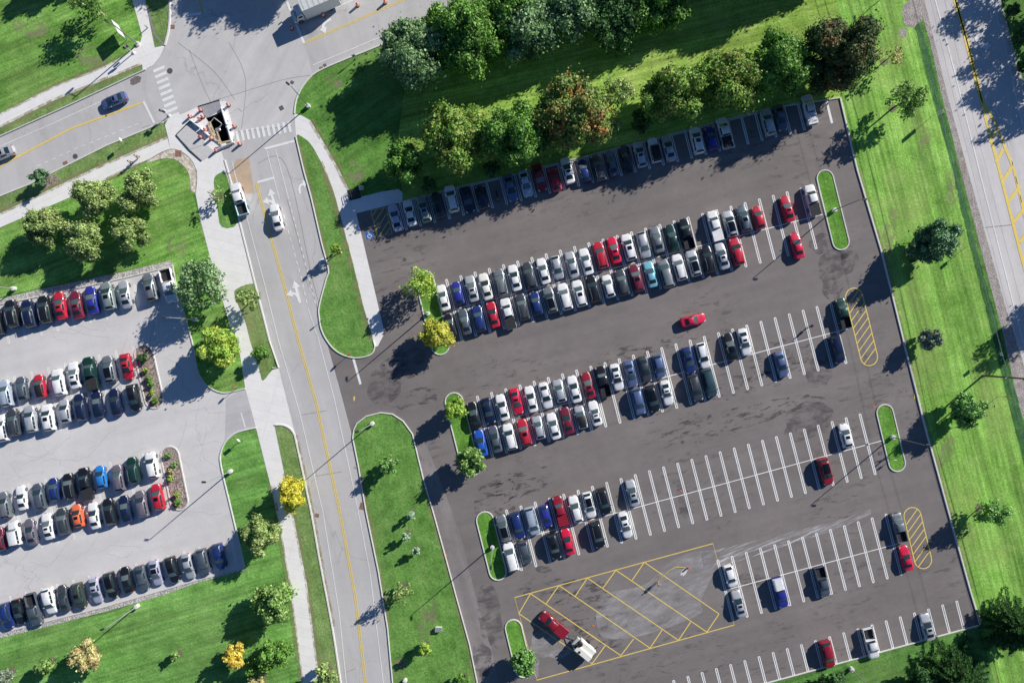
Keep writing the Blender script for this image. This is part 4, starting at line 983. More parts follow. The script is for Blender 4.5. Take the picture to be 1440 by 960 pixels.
# ================================================================ TREES
BARK=flat('bark',(.16,.12,.09),.9,var=.3)
LEAF={
 'goldgreen':mat_leaf('leaf_gold_green',(.13,.17,.02),(.27,.30,.04),(.40,.38,.08),(.42,.34,.03),.7),
 'green':mat_leaf('leaf_green',(.034,.085,.014),(.075,.17,.026),(.145,.27,.05)),
 'greygreen':mat_leaf('leaf_grey_green',(.045,.10,.038),(.105,.19,.075),(.22,.31,.15)),
 'dark':mat_leaf('leaf_dark',(.014,.045,.014),(.03,.085,.022),(.06,.135,.035)),
 'olive':mat_leaf('leaf_olive',(.05,.095,.025),(.15,.22,.065),(.30,.38,.14),(.30,.24,.11),.35),
 'redtip':mat_leaf('leaf_red_tip',(.04,.085,.018),(.10,.165,.035),(.19,.25,.065),(.36,.12,.05),.85),
 'redtip_dark':mat_leaf('leaf_red_tip_dark',(.016,.04,.012),(.04,.075,.02),(.08,.11,.035),(.22,.08,.03),.5),
 'greentip':mat_leaf('leaf_green_tip',(.038,.095,.014),(.095,.185,.03),(.19,.29,.055),(.34,.25,.08),.45),
 'light':mat_leaf('leaf_light',(.055,.12,.025),(.12,.21,.05),(.22,.32,.10)),
 'bright':mat_leaf('leaf_bright',(.045,.115,.02),(.095,.21,.045),(.20,.34,.11)),
 'lime':mat_leaf('leaf_lime',(.08,.17,.02),(.17,.28,.035),(.28,.36,.07)),
 'yellow':mat_leaf('leaf_yellow',(.26,.22,.015),(.42,.37,.03),(.46,.43,.08),(.20,.30,.03),.7),
 'yellowgreen':mat_leaf('leaf_yellow_green',(.08,.18,.02),(.18,.31,.05),(.34,.41,.09),(.42,.36,.05),.45),
 'orange':mat_leaf('leaf_orange',(.28,.18,.02),(.44,.32,.04),(.46,.39,.09)),
 'cream':mat_leaf('leaf_cream',(.14,.14,.05),(.30,.27,.11),(.44,.38,.19),(.42,.24,.10),.5),
 'pale':mat_leaf('leaf_pale',(.20,.30,.15),(.36,.48,.26),(.55,.64,.40)),
 'silver':mat_leaf('leaf_silver',(.09,.17,.08),(.19,.30,.17),(.32,.43,.29)),
 'bluegreen':mat_leaf('leaf_blue_green',(.03,.075,.035),(.065,.145,.06),(.13,.23,.11)),
 'greyleaf':mat_leaf('leaf_grey',(.06,.085,.055),(.13,.17,.11),(.25,.29,.21)),
}
def crown_mesh(name, rx, rz, zc, seed, dens=1.0, leaf=.42, lobes=None, sparse=0.0, squash=1.0, flare=None):
    rs=np.random.RandomState(seed)
    nl=lobes or max(9,int(11+rx*4.5))
    cs=[]; rr=[]
    for i in range(nl):
        u=rs.uniform(-.9,1); th=rs.uniform(0,2*math.pi) if i%2 else (i/nl)*2*math.pi*1.0+rs.uniform(-.4,.4)
        q=math.sqrt(max(0,1-u*u)); k=rs.uniform(.50,.84)
        cs.append((rx*k*q*math.cos(th)*rs.uniform(.85,1.12), rx*k*q*math.sin(th)*squash, rz*k*u)); rr.append(rx*rs.uniform(.17,.36))
    cs.append((0,0,rz*.1)); rr.append(rx*.58)
    cs=np.array(cs); rr=np.array(rr)
    P=[];Nn=[]
    for c,r in zip(cs,rr):
        n=int(dens*4*math.pi*r*r/(leaf*leaf)*(3.0 if sparse<.3 else 1.9))
        v=rs.normal(size=(n,3)); v/=np.linalg.norm(v,axis=1)[:,None]
        v=v[v[:,2]>-.45]
        d=r*(1-np.abs(rs.normal(size=len(v)))*.24)*(1+.20*np.sin(v[:,0]*7+c[0]*3)*np.sin(v[:,1]*8+c[1])+rs.normal(size=len(v))*.05)
        P.append(c+v*d[:,None]*np.array([1,1,min(1.0,rz/rx*1.05)])); Nn.append(v)
    P=np.concatenate(P); Nn=np.concatenate(Nn)
    # stray outer sprays for an uneven outline
    m=int(len(P)*.10); idx=rs.choice(len(P),m); ext=P[idx]*(1+np.abs(rs.normal(size=(m,1)))*.13); P=np.concatenate([P,ext]); Nn=np.concatenate([Nn,Nn[idx]])
    if sparse>0:
        g=np.sin(P[:,0]*2.1+seed)*np.sin(P[:,1]*2.3+seed*2)+np.sin(P[:,2]*2+1.3*P[:,0])*.6
        keep=(g>-1+sparse*1.3)|(rs.rand(len(P))>.75); P=P[keep]; Nn=Nn[keep]
    n=len(P)
    nn=Nn+rs.normal(size=(n,3))*.55; nn[:,2]+=.25; nn/=np.linalg.norm(nn,axis=1)[:,None]
    t=np.cross(nn,rs.normal(size=(n,3))); t/=np.linalg.norm(t,axis=1)[:,None]; b=np.cross(nn,t)
    s=(leaf*rs.uniform(.45,1.15,size=(n,1))); s2=s*rs.uniform(.55,.9,size=(n,1))
    P=P+np.array([0,0,zc])
    V=np.empty((n,4,3)); V[:,0]=P-t*s; V[:,1]=P-b*s2+nn*s*.12; V[:,2]=P+t*s; V[:,3]=P+b*s2+nn*s*.12
    V[:,:,2]=np.maximum(V[:,:,2],.15)
    me=bpy.data.meshes.new(name); me.vertices.add(n*4); me.vertices.foreach_set('co',V.reshape(-1)*.62+np.repeat(P,4,axis=0).reshape(-1)*.38)
    me.loops.add(n*4); me.loops.foreach_set('vertex_index',np.arange(n*4,dtype=np.int32))
    me.polygons.add(n); me.polygons.foreach_set('loop_start',np.arange(0,n*4,4,dtype=np.int32)); me.polygons.foreach_set('loop_total',np.full(n,4,dtype=np.int32))
    me.update(calc_edges=True); me.validate()
    if sparse<.3:  # hidden solid lumps added inside the lobes so the crown's shadow turns opaque
        bm=bmesh.new(); bm.from_mesh(me)
        for c,r in zip(cs,rr):
            g=bmesh.ops.create_icosphere(bm,subdivisions=2,radius=1.0)
            for v in g['verts']:
                q=v.co.copy(); k=.74+.16*math.sin(q.x*5+c[0])*math.sin(q.y*5+c[1]*2)
                v.co=Vector((c[0]+q.x*r*k,c[1]+q.y*r*k,max(.3,zc+c[2]+q.z*r*k*min(1.0,rz/rx*1.05))))
        bm.to_mesh(me); bm.free()
    return me
TREEN=0
M_soil=mat_overlay('soil_ring',(.30,.24,.18),0,(1,1,1),.34,.52,.85,1.2)
def tree(c, rpx, h, leaf, label, name='leafy_tree', cat='tree', group='broadleaf trees', sparse=0.0, dens=1.0, ground=False, squash=1.0, lsize=None, off=(0,0), wide=1.0):
    """c = where the crown shows, rpx = crown radius in survey units, h = tree height in metres"""
    global TREEN; TREEN+=1
    zc=h*.52; p=c if ground else G(c,zc); root=empty(name,W(p),random.Random(TREEN).uniform(0,6.28))
    tag(root,label,cat,group)
    if cat=='tree' and group in ('broadleaf trees','trees on the east lawn') or group.startswith('three'):
        poly('soil_ring',blob(p,5.5,5.5,0,TREEN,rough=.3),.066,M_soil)
    rx=rpx/K*(1-zc/H); rz=h*.46
    ls=lsize or (.40 if rx>3.5 else .36 if rx>1.6 else .24)
    me=crown_mesh('crown',rx*wide,rz,zc,TREEN*7+3,dens,ls,sparse=sparse,squash=squash); me.materials.append(LEAF[leaf])
    link(bpy.data.objects.new('crown',me),root)
    rd=random.Random(TREEN); m=MB(); r0=max(.05,h*.022)
    a=Vector((0,0,-.05)); pr=r0
    for k in range(1,4):
        b=Vector((rd.uniform(-.12,.12)*h*.1,rd.uniform(-.12,.12)*h*.1,h*.62*k/3)); m.tube(a,b,pr,pr*.78,7); a=b; pr*=.78
    for k in range(7):
        an=rd.uniform(0,6.28); z0=h*rd.uniform(.28,.55); l=rx*rd.uniform(.5,.8)
        m.tube((0,0,z0),(math.cos(an)*l,math.sin(an)*l,z0+h*rd.uniform(.08,.25)),pr*.6,pr*.15,5)
    m.build('trunk',BARK,root,True)
    return root
def conifer(c, rpx, h, label, leaf='dark', group='spreading evergreens', seed=1):
    root=empty('evergreen_tree',W(G(c,h*.35)),seed); tag(root,label,'tree',group)
    rs=np.random.RandomState(seed*13+5); rx=rpx/K*.95; V=[]
    me_v=[];me_f=[]
    nb=190
    for i in range(nb):
        z=h*(.12+.86*(i/nb)**1.0); L=rx*(1-(i/nb))**.8*rs.uniform(.75,1.12)+.3; an=i*2.399+rs.uniform(-.3,.3)
        nseg=int(L/.22)+2
        for s in range(nseg):
            t=s/nseg; px=math.cos(an)*L*t; py=math.sin(an)*L*t; pz=z-.18*L*t*t+.1*t
            wd=.62*(1-t*.65)
            for q in range(8):
                sx=rs.uniform(-1,1); ex=-math.sin(an)*wd*sx; ey=math.cos(an)*wd*sx
                d=Vector((math.cos(an)*.6-math.sin(an)*sx,math.sin(an)*.6+math.cos(an)*sx,rs.uniform(-.1,.45))).normalized()
                p=Vector((px+ex*.4,py+ey*.4,pz+rs.uniform(-.06,.1))); l_=rs.uniform(.25,.48); w_=Vector((0,0,1)).cross(d).normalized()*.085
                w_=w_+Vector((0,0,rs.uniform(-.03,.03)))
                b0=len(me_v); me_v+= [p-w_,p+w_,p+d*l_+w_*.3,p+d*l_-w_*.3]; me_f.append((b0,b0+1,b0+2,b0+3))
    me=bpy.data.meshes.new('crown'); me.from_pydata([tuple(v) for v in me_v],[],me_f); me.materials.append(LEAF[leaf]); link(bpy.data.objects.new('crown',me),root)
    m=MB(); m.tube((0,0,-.05),(0,0,h*.95),.22,.03,7); m.build('trunk',BARK,root,True)
    return root
# big trees along the top road
GT='large trees lining the top road'
for c,r,h,l,lab in (((580,75),50,13,'greygreen','grey-green round tree at the west end of the top tree line'),((612,35),26,10,'green','small green tree tucked behind the west end of the top tree line'),
  ((658,52),52,14,'green','large green tree next to the grey-green end tree of the top line'),((715,14),44,13,'green','green tree at the top edge beside the third large crown'),
  ((742,40),46,13,'greygreen','grey-green tree in the middle of the top tree line'),((800,12),44,12,'greygreen','pale grey-green tree at the top edge above the reddish maple'),
  ((862,16),46,11.5,'dark','dark green tree at the top edge above the thin small tree'),((922,4),42,10.5,'green','last green tree at the east end of the top tree line'),
  ((985,-62),44,13,'dark','dark tree beyond the top edge shading the north grass'),((1050,-72),46,13,'dark','dark tree beyond the top edge shading the north grass'),((1118,-88),46,13,'dark','dark tree beyond the top edge shading the north grass'),((1188,-110),44,13,'dark','dark tree beyond the top edge shading the north grass')):
    tree(c,r,(h-3.6 if c[1]>-40 else h-1.5),l,lab,group=GT,wide=1.05)
GM='trees between the north grass and the shaded parking row'
for c,r,h,l,lab,sp in (((567,226),31,7.5,'green','small green tree above the first cars of the shaded row',.1),((645,192),50,10.5,'greentip','broad green tree with brown tips over the shaded row',.05),
  ((722,186),47,10.5,'green','dense green tree just left of the reddish maple',0),((803,162),52,11.5,'redtip','green maple with red and orange patches over the shaded row',.05),
  ((868,132),26,8,'olive','thin sparse tree just right of the reddish maple',.6),((944,134),43,11,'greentip','loose olive tree in the gap right of the sparse tree',.2),
  ((1022,118),47,10.5,'greentip','round green tree with yellow tips above the empty shaded stalls',0),((1096,92),46,11,'green','bright green tree left of the dark red-tipped tree',.05),
  ((1181,76),54,12,'redtip_dark','dark tree with deep red patches at the lot\'s top corner',0)):
    tree(c,r,h*1.03,l,lab,wide=1.05,group=GM,sparse=sp,lsize=.38)
tree((860,174),13,3.5,'olive','low yellowish bush between the reddish maple and the shaded cars',name='bush',cat='bush',group=GM)
tree((900,170),17,4.5,'dark','added dark bush to deepen shade behind the silver cars of the shaded row',name='bush',cat='bush',group=GM)  # bush added to darken the strip between the trees and the lot
tree((692,238),15,4,'dark','added low dark bush filling the lit gap below the dense green tree',name='bush',cat='bush',group=GM)  # added as well, to cover sunlit grass under the crowns
tree((604,262),14,4,'dark','added low bush darkening the grass right of the small green tree',name='bush',cat='bush',group=GM)  # another added bush that keeps the strip by the kerb dark
# east lawn
GE='trees on the east lawn'
tree((1322,340),31,9,'bluegreen','dark blue-green tree on the east lawn beside the upper lot',group=GE,sparse=.1)
tree((1290,352),18,5.5,'bluegreen','low dark tree touching the blue-green tree on the east lawn',group=GE,sparse=.2)
tree((1309,476),17,5,'greyleaf','small grey-leaved tree alone on the east lawn',group=GE)
tree((1362,577),26,6.5,'bright','bright green round tree near the utility pole',group=GE)
tree((1395,720),22,6,'bright','bright green tree with bare patch on the lower east lawn',group=GE,sparse=.3)
tree((1275,140),26,8,'light','light green airy tree on the grass near the highway',group=GE,sparse=.35)
tree((1255,78),17,5,'cream','thin yellowing tree beside the dark red-tipped tree',group=GE,sparse=.75,dens=.45)
GC='trees at the bottom right corner'
conifer((1347,953),56,8,'wide spiky evergreen below the bottom right corner of the lot','dark',GC,1)
conifer((1428,882),46,8,'dark evergreen cut off at the right edge below the lot corner','dark',GC,2)
tree((1172,964),22,5,'dark','low dark tree cut by the bottom edge near the lamp',group=GC)
tree((1300,965),26,5,'dark','bushy dark tree left of the spiky evergreen',group=GC)
# beyond the highway
GH='trees beyond the highway'
for i,(c,r,h,lab) in enumerate((((1450,-52),34,10,'dark tree beyond the top right corner of the highway'),((1466,6),34,10,'dark tree beyond the highway at the top right'),((1478,58),34,10,'dark tree beyond the highway below the top right corner'),
  ((1495,104),32,9.5,'dark tree shading the highway from beyond the right edge'),((1532,392),40,11,'dark tree beyond the right edge whose shadow crosses the highway'),((1478,432),28,9,'smaller dark tree beyond the right edge whose shadow reaches the ditch'))):
    tree(c,r,h,'dark',lab,group=GH,ground=True,sparse=.33,dens=1.0)
for c,r in (((1425,14),12),((1436,52),13),((1440,92),11)):
    tree(c,r,2.6,'dark',{1425:'topmost dark bush on the far side of the highway',1436:'middle dark bush on the far side of the highway',1440:'lowest dark bush on the far side of the highway'}[c[0]],name='bush',cat='bush',group='bushes beyond the highway')
# trees over the top road
GN='trees beyond the top edge'
for i,(c,r,h) in enumerate((((388,-88),44,12),((448,-70),42,11),((330,-100),38,11),((500,-120),40,12))):
    tree(c,r,h,'green','tree beyond the top edge that shades the intersection',group=GN,ground=True)
# west side
GW='five olive trees on the northwest lawn'
for c,r,h,lab in (((62,316),30,6.5,'leftmost olive tree of the five on the northwest lawn'),((118,337),31,6.5,'brownish olive tree in the lower middle of the group of five'),((133,277),30,6.5,'greener olive tree in the upper middle of the group of five'),
   ((196,270),30,6.5,'olive tree at the upper right of the group of five'),((180,327),27,6,'olive tree at the lower right of the group of five')):
    tree(c,r,h,'olive',lab,group=GW,lsize=.3,dens=1.1)
tree((56,249),12,3.5,'bluegreen','small blue-green tree beside the west path')
tree((284,398),36,8.5,'greygreen','big green tree at the top right corner of the west lot',lsize=.38,sparse=.3,wide=1.05)
tree((306,487),31,7,'yellowgreen','green tree turning yellow beside the west lot entrance')
tree((347,420),18,6,'olive','sparse tree in the narrow verge beside the main road',sparse=.4)
tree((367,496),12,4,'green','small green tree at the tip of the narrow verge')
tree((305,274),14,4,'olive','thin bare bush in the planted wedge by the pickup',sparse=.75,dens=.5)
tree((411,695),25,6.5,'yellow','bright yellow tree between path and main road')
tree((368,752),27,6.5,'olive','olive-brown tree beside the west lot corner',lsize=.3)
tree((383,846),29,7,'light','light green tree left of the lower path')
tree((382,920),25,7,'green','dark green tree low on the southwest lawn',lsize=.34)
tree((357,938),12,5,'green','small green tree between the orange and the dark green tree')
tree((330,922),17,5,'orange','orange-yellow tree on the southwest lawn')
tree((122,922),22,5,'cream','cream and orange round tree on the southwest lawn')
tree((62,935),14,4,'light','pale green small tree left of the cream tree')
tree((246,922),8,2.6,'light','tiny pale tree alone on the southwest lawn')
tree((6,950),12,4,'greyleaf','grey bush at the bottom left corner')
tree((457,950),17,5,'olive','olive tree at the bottom edge beside the path')
tree((362,962),14,5,'cream','cream tree cut by the bottom edge')
tree((125,4),26,7,'light','pale airy tree at the top left lawn',sparse=.5,dens=.7)
tree((135,-70),30,8,'green','tree beyond the top edge shading the northwest lawn',ground=True)
tree((90,-45),26,7,'green','another tree beyond the top edge shading the northwest lawn',ground=True)
# middle islands
tree((547,652),14,5,'bright','pale green young tree on the long grass island',lsize=.3)
GS='three silvery young trees on the grass island'
tree((578,725),6.5,2.8,'silver','uppermost of the three silvery young trees',group=GS); tree((571,754),7,3,'silver','middle one of the three silvery young trees',group=GS); tree((585,775),6.5,3,'silver','lowest of the three silvery young trees',group=GS)
tree((565,832),16,6,'olive','pale olive tree on the long grass island',sparse=.35,dens=.7)
tree((597,912),11,4,'lime','lime green round tree near the bottom of the grass island')
tree((650,957),10,4,'green','small green tree at the bottom tip of the grass island')
tree((592,400),26,6.5,'yellowgreen','light green tree on the island at the head of the second row',sparse=.35,dens=.75)
tree((612,472),25,5.5,'goldgreen','yellow tree at the lower end of the second row\'s island')
tree((640,575),17,5,'lime','yellow-green tree on the island left of the third row')
tree((662,646),24,6,'light','green tree at the lower end of the third row\'s island',sparse=.15)
tree((735,930),20,4.8,'bright','bright green tree on the island beside the yellow hatching')
tree((473,350),9,5,'lime','small lime tree beside the main road and path')
tree((1272,622),10,4,'bright','small tree on the island left of the east aisle')if False else None
# shrubs in the mulch islands
n=0
for c,r,l in (((200,503),8,'dark'),((205,520),4.5,'lime'),((209,532),5.5,'green'),((212,541),5,'green'),((214,552),5,'lime'),((218,563),6,'green'),
            ((236,640),5,'bright'),((246,653),5,'bright'),((240,662),4.5,'cream'),((240,672),5,'lime'),((249,695),5,'lime'),((250,706),6,'green')):
    n+=1; up='upper' if c[1]<600 else 'lower'
    k=n if n<=6 else n-6
    tree(c,r,1.2,l,f'{ {"dark":"dark","lime":"yellowish","green":"green","bright":"bright green","cream":"pale"}[l]} shrub, {ordn[k]} from the top of the {up} mulch island',name='shrub',cat='shrub',group='shrubs in the mulch islands',lsize=.16)
# ================================================================ STREET FURNITURE
M_pole=flat('pole_metal',(.30,.30,.30),.5,.5); M_lampw=flat('lamp_base',(.80,.78,.74),.8); M_dark=flat('dark_metal',(.08,.08,.085),.5,.4)
M_galv=flat('galvanised',(.55,.56,.57),.45,.5); M_wood=flat('pole_wood',(.20,.16,.12),.9,var=.3)
def lamp(p, label, h=9.4, arm=20, ln=1.6, pale=False, group='street and lot lamps'):
    t=empty('street_lamp',W(p),R(arm)); tag(t,label,'lamp',group)
    m=MB(); m.lathe((0,0,0),[(.38,0),(.38,.7),(.34,.75)],14); m.build('concrete_base',M_lampw,t)
    m=MB(); m.tube((0,0,.7),(0,0,h),.10,.06,8); m.build('pole',M_galv if pale else M_pole,t)
    m=MB(); m.tube((0,0,h-.1),(ln,0,h+.05),.04,.03,6)
    m.build('arm',M_galv if pale else M_pole,t)
    m=MB(); m.box((ln+.25,0,h+.05),(.75,.34,.14),bev=.05); m.build('lamp_head',M_dark,t)
lamp((434,150),'street lamp with double head at the intersection corner lawn',arm=140,ln=.5)
lamp((1172,296),'lot lamp on the upper right grass island',arm=0,ln=.35)
lamp((1254,614),'lot lamp on the lower right grass island',arm=0,ln=.35)
lamp((325,662),'lot lamp on the kerb of the west lot below its entrance',arm=180,ln=.3,pale=True)
lamp((524,595),'pale lamp at the head of the long grass island',arm=200,ln=.4,pale=True)
lamp((194,851),'pale lamp on the southwest lawn below the bottom row',arm=200,ln=.4,pale=True)
lamp((21,406),'lamp on the left edge above the west lot',arm=180,ln=.4,pale=True)
lamp((692.5,768),'lamp on the small island left of the fourth row',arm=270,ln=.3,pale=True)
lamp((570,955),'lamp at the bottom edge of the long grass island',arm=250,ln=.4,pale=True)
lamp((1196,939),'lamp on the grass below the bottom edge row',arm=300,ln=.4,pale=True)
lamp((275,449),'lamp under the big tree at the west lot corner',arm=180,ln=.5,pale=True)
lamp((602,441),'lamp between the two trees on the second row\'s island',arm=90,ln=.4)
lamp((1330,-78),'lamp beyond the top edge whose shadow reaches the grass',arm=90,ln=.4,h=10.5)
M_red=flat('sign_red',(.6,.02,.03),.4); M_signw=flat('sign_white',(.85,.85,.84),.4); M_signo=flat('sign_orange',(.9,.42,.04),.4)
def sign(p, label, h=2.6, w=.62, hh=.75, face=0, mat=None, shape='rect', post=.04):
    t=empty('road_sign',W(p),R(face)); tag(t,label,'sign','road signs')
    m=MB(); m.tube((0,0,0),(0,0,h),post,n=6); m.build('post',M_galv,t)
    m=MB()
    if shape=='oct':
        pts=[Vector((.05,.38*math.cos(R(22.5+45*k)),h-.35+.38*math.sin(R(22.5+45*k)))) for k in range(8)]; q=[v+Vector((.02,0,0)) for v in pts]
        m.add(pts+q,[tuple(range(7,-1,-1)),tuple(range(8,16))]+[(k,(k+1)%8,(k+1)%8+8,k+8) for k in range(8)])
    else: m.box((.05,0,h-hh/2),(.02,w,hh))
    m.build('panel',mat or M_signw,t)
    return t
sign((1309,165),'road sign on the ditch bank near the light green tree',h=3.4,w=.7,hh=1.6,face=15)
sign((1357,348),'road sign on the ditch bank beside the blue-green tree',h=2.9,w=.6,hh=.8,face=15)
sign((1392,497.5),'white road sign on the ditch bank above the utility pole',h=3.1,w=.6,hh=.7,face=15)
sign((1403,557),'orange road sign on the ditch bank below the utility pole',h=3.0,w=.9,hh=.9,face=60,mat=M_signo)
t_=sign((493,497),'red stop sign at the tip of the island by the lot entrance',h=2.4,face=-15,mat=M_red,shape='oct')
sign((336,543),'red stop sign at the west lot entrance',h=2.4,face=165,mat=M_red,shape='oct')
sign((341,617),'white sign on the lawn below the west lot entrance',h=2.2,face=45)
sign((455,449),'narrow sign on the grass where the road kerb bends',h=1.6,w=.3,hh=.5,face=80)
sign((500,84),'small sign on the grass beside the top road kerb',h=2.0,face=110)
sign((178,201),'sign on the verge south of the west road',h=2.3,face=20)
sign((1253,645),'white sign near the lower tip of the right grass island',h=1.6,w=.5,hh=.5,face=90)
# large sign panel on the northwest lawn
t=empty('notice_board',W((175,48)),R(-62)); tag(t,'large white two-post board on the grass by the path junction','sign')
for s in (-1,1):
    m=MB(); m.tube((s*1.1,0,0),(s*1.1,0,2.85),.06); m.build('post',M_galv,t)
m=MB(); m.box((0,0,1.9),(2.6,.1,2.0),bev=.02); m.build('panel',M_signw,t)
# signal pole
t=empty('signal_pole',W((194,62.5)),R(150)); tag(t,'tall signal pole on round pale base beside the path junction','traffic light','traffic signal poles')
m=MB(); m.lathe((0,0,0),[(.42,0),(.42,.25),(.3,.3)],16); m.build('concrete_base',M_lampw,t)
m=MB(); m.tube((0,0,.2),(0,0,7.6),.12,.08,8); m.build('pole',M_pole,t)
m=MB(); m.tube((0,0,7.2),(1.4,0,7.3),.06); m.build('arm',M_pole,t)
m=MB(); m.box((1.5,0,7.1),(.3,.35,.9),bev=.05); m.build('signal_head',M_dark,t)
def pedsignal(p,label,rz):
    t=empty('pedestrian_signal',W(p),R(rz)); tag(t,label,'traffic light','traffic signal poles')
    m=MB(); m.lathe((0,0,0),[(.3,0),(.3,.12),(.12,.2)],12); m.build('base',M_lampw,t)
    m=MB(); m.tube((0,0,.1),(0,0,3.0),.08,n=8); m.build('pole',M_galv,t)
    for s in (-1,1):
        m=MB(); m.box((s*.3,0,2.5),(.35,.35,.5),bev=.04); m.build('signal_head',M_dark,t)
    m=MB(); m.box((0,.35,1.9),(.3,.3,.6),bev=.03); m.build('control_box',M_signw,t)
pedsignal((188,75),'pedestrian signal with white box on the path near the big board',30)
pedsignal((238,163),'pedestrian signal at the lower end of the west crosswalk',-20)
# utility pole and its lines
PD=Vector((.2425,-.970,0))
P0=W((1382,528)); PB=P0+PD*-82; PC=P0+PD*82
for q,lab in ((P0,'tall wooden utility pole between the east lawn and the highway'),(PB,'utility pole beyond the top edge carrying the lines'),(PC,'utility pole beyond the bottom edge carrying the lines')):
    t=empty('utility_pole',q,math.atan2(PD.y,PD.x)); tag(t,lab,'pole','utility poles')
    m=MB(); m.tube((0,0,0),(0,0,12.5),.18,.12,10); m.build('pole',M_wood,t)
    for z in (11.6,):
        m=MB(); m.box((0,0,z),(.12,2.4,.12)); cr=m.build('crossarm',M_wood,t)
        m=MB()
        for y in (-1.1,-.4,1.1): m.lathe((0,y,z+.06),[(.05,0),(.06,.12),(.03,.2)],8)
        m.build('insulators',M_galv,cr)
    m=MB(); m.lathe((.3,.35,9.2),[(.25,0),(.25,.9),(.2,1.0)],12); m.build('transformer',M_galv,t)
    m=MB(); m.box((0,-.3,6.2),(.2,.5,.15)); m.build('bracket',M_galv,t)
M_wire=flat('cable',(.42,.42,.42),.5,.3)
Q=Vector((-PD.y,PD.x,0))
for y,z,rr_,lab in ((-1.1,11.8,.016,'outer power line'),(1.1,11.8,.016,'inner power line'),(.0,6.3,.035,'thick lower cable'),(-.5,6.9,.022,'thin lower cable')):
    for a,b,wh in ((PB,P0,'from the utility pole toward the top edge'),(P0,PC,'from the utility pole toward the bottom edge')):
        m=MB(); n_=14; pts=[a.lerp(b,k/n_)+Q*y+Vector((0,0,z-.9*4*(k/n_)*(1-k/n_)*.6)) for k in range(n_+1)]
        for k in range(n_): m.tube(pts[k],pts[k+1],rr_,n=4,cap=False)
        o=m.build('power_cable',M_wire); tag(o,f'{lab} running {wh}','cable','overhead cables')

# traffic drums
M_do=flat('drum_orange',(.85,.14,.06),.5); M_dw=flat('drum_white',(.85,.83,.80),.5); M_base=flat('drum_base_black',(.02,.02,.02),.8)
dl=[((266,163),'orange traffic drum at the left tip of the excavation barriers'),((281,154),'orange traffic drum beside the shaded steel plate'),((284,163.5),'upper right drum of the touching pair above the pit'),((279.5,166.5),'lower left drum of the touching pair above the pit'),
 ((288,182),'orange traffic drum at the left rim of the pit'),((281,192),'orange traffic drum standing alone on the wide steel plate'),((296,194),'orange traffic drum at the lower left rim of the pit'),((303,211),'orange traffic drum below the pit'),
 ((320,147),'orange traffic drum at the top right corner of the excavation'),((328.5,177),'orange traffic drum right of the pit on the road side'),((336,202),'orange traffic drum at the lower crosswalk end'),
 ((409.5,39),'orange traffic drum in the truck\'s shadow before the stop bar'),((454,20.5),'orange traffic drum on the lane line next to the truck'),((502,6.5),'orange traffic drum in the turn lane right of the truck'),((541,2.5),'orange traffic drum at the top edge beside the yellow line')]
proto=None
def drum_parts(t):
    m=MB(); m.lathe((0,0,0),[(.40,.0),(.40,.08),(.34,.10)],16); m.build('base',M_base,t)
    m=MB(); m.lathe((0,0,.1),[(.30,0),(.29,.18),(.285,.34),(.275,.5),(.265,.66),(.25,.82),(.24,.92),(.20,.98)],16,mis=[0,1,0,1,0,1,0,0])
    # two orange and two white bands
    m.build('barrel',[M_do,M_dw],t,False)
    m=MB(); m.box((0,0,1.12),(.22,.05,.12),bev=.02); m.build('handle',M_do,t)
for i,(p,lab) in enumerate(dl):
    q=G(p,.6); loc=W(q,.035)
    if proto is None:
        proto=empty('traffic_drum',loc); proto.scale=(.82,.82,.85); drum_parts(proto); tag(proto,lab,'traffic drum','orange traffic drums')
    else:
        r=proto.copy(); COL.objects.link(r); r.location=loc; r.rotation_euler=(0,0,i*.7); r['label']=lab
        for ch in proto.children:
            c=ch.copy(); COL.objects.link(c); c.parent=r
# excavation pit
PW=[W(p) for p in HOLE]; m=MB()
D=3.2
vs=[Vector((v.x,v.y,.03)) for v in PW]+[Vector((v.x,v.y,-D)) for v in PW]
m.add(vs,[(i,(i+1)%4,(i+1)%4+4,i+4) for i in range(4)]+[(4,5,6,7)]); o=m.build('pit',flat('soil',(.055,.045,.038),.95,var=.4)); o['kind']='structure'
def plate(pts,label,z=.05,col=None):
    V=[W(p,z) for p in pts]+[W(p,z+.03) for p in pts]; n_=len(pts)
    m=MB(); m.add(V,[tuple(range(n_)),tuple(range(n_,2*n_))]+[(i,(i+1)%n_,(i+1)%n_+n_,i+n_) for i in range(n_)])
    o=m.build('steel_plate',col or M_plate); tag(o,label,'steel plate','steel plates around the pit')
M_plate=flat('plate_steel',(.74,.72,.69),.7,var=.12); M_plate2=flat('plate_grey',(.42,.43,.45),.7,var=.2)
plate([(248,190),(268,172),(290,203),(267,210)],'pale grey plate left of the pit')
plate([(267,210.5),(291,203.5),(305,215),(284,226)],'pale plate below the pit on the pavement',.045)
plate([(279,151),(309,142),(312,154),(291,166)],'dark grey plate above the pit',.05,M_plate2)
for a,b in (((248,190),(268,170)),((248,190),(266,211)),((266,211),(284,226.5)),((279,150),(309,141))):
    A=W(a,.11); B=W(b,.11); m=MB(); m.box((A+B)/2,((B-A).length,.12,.12),math.atan2(B.y-A.y,B.x-A.x)); o=m.build('timber_edge',M_dark)
    tag(o,{248:'dark timber beam along a side of the pale plate left of the pit'}.get(a[0],'dark timber beam along the plates' if a[0]==266 else 'dark timber beam above the grey plate'),'beam','timber beams')
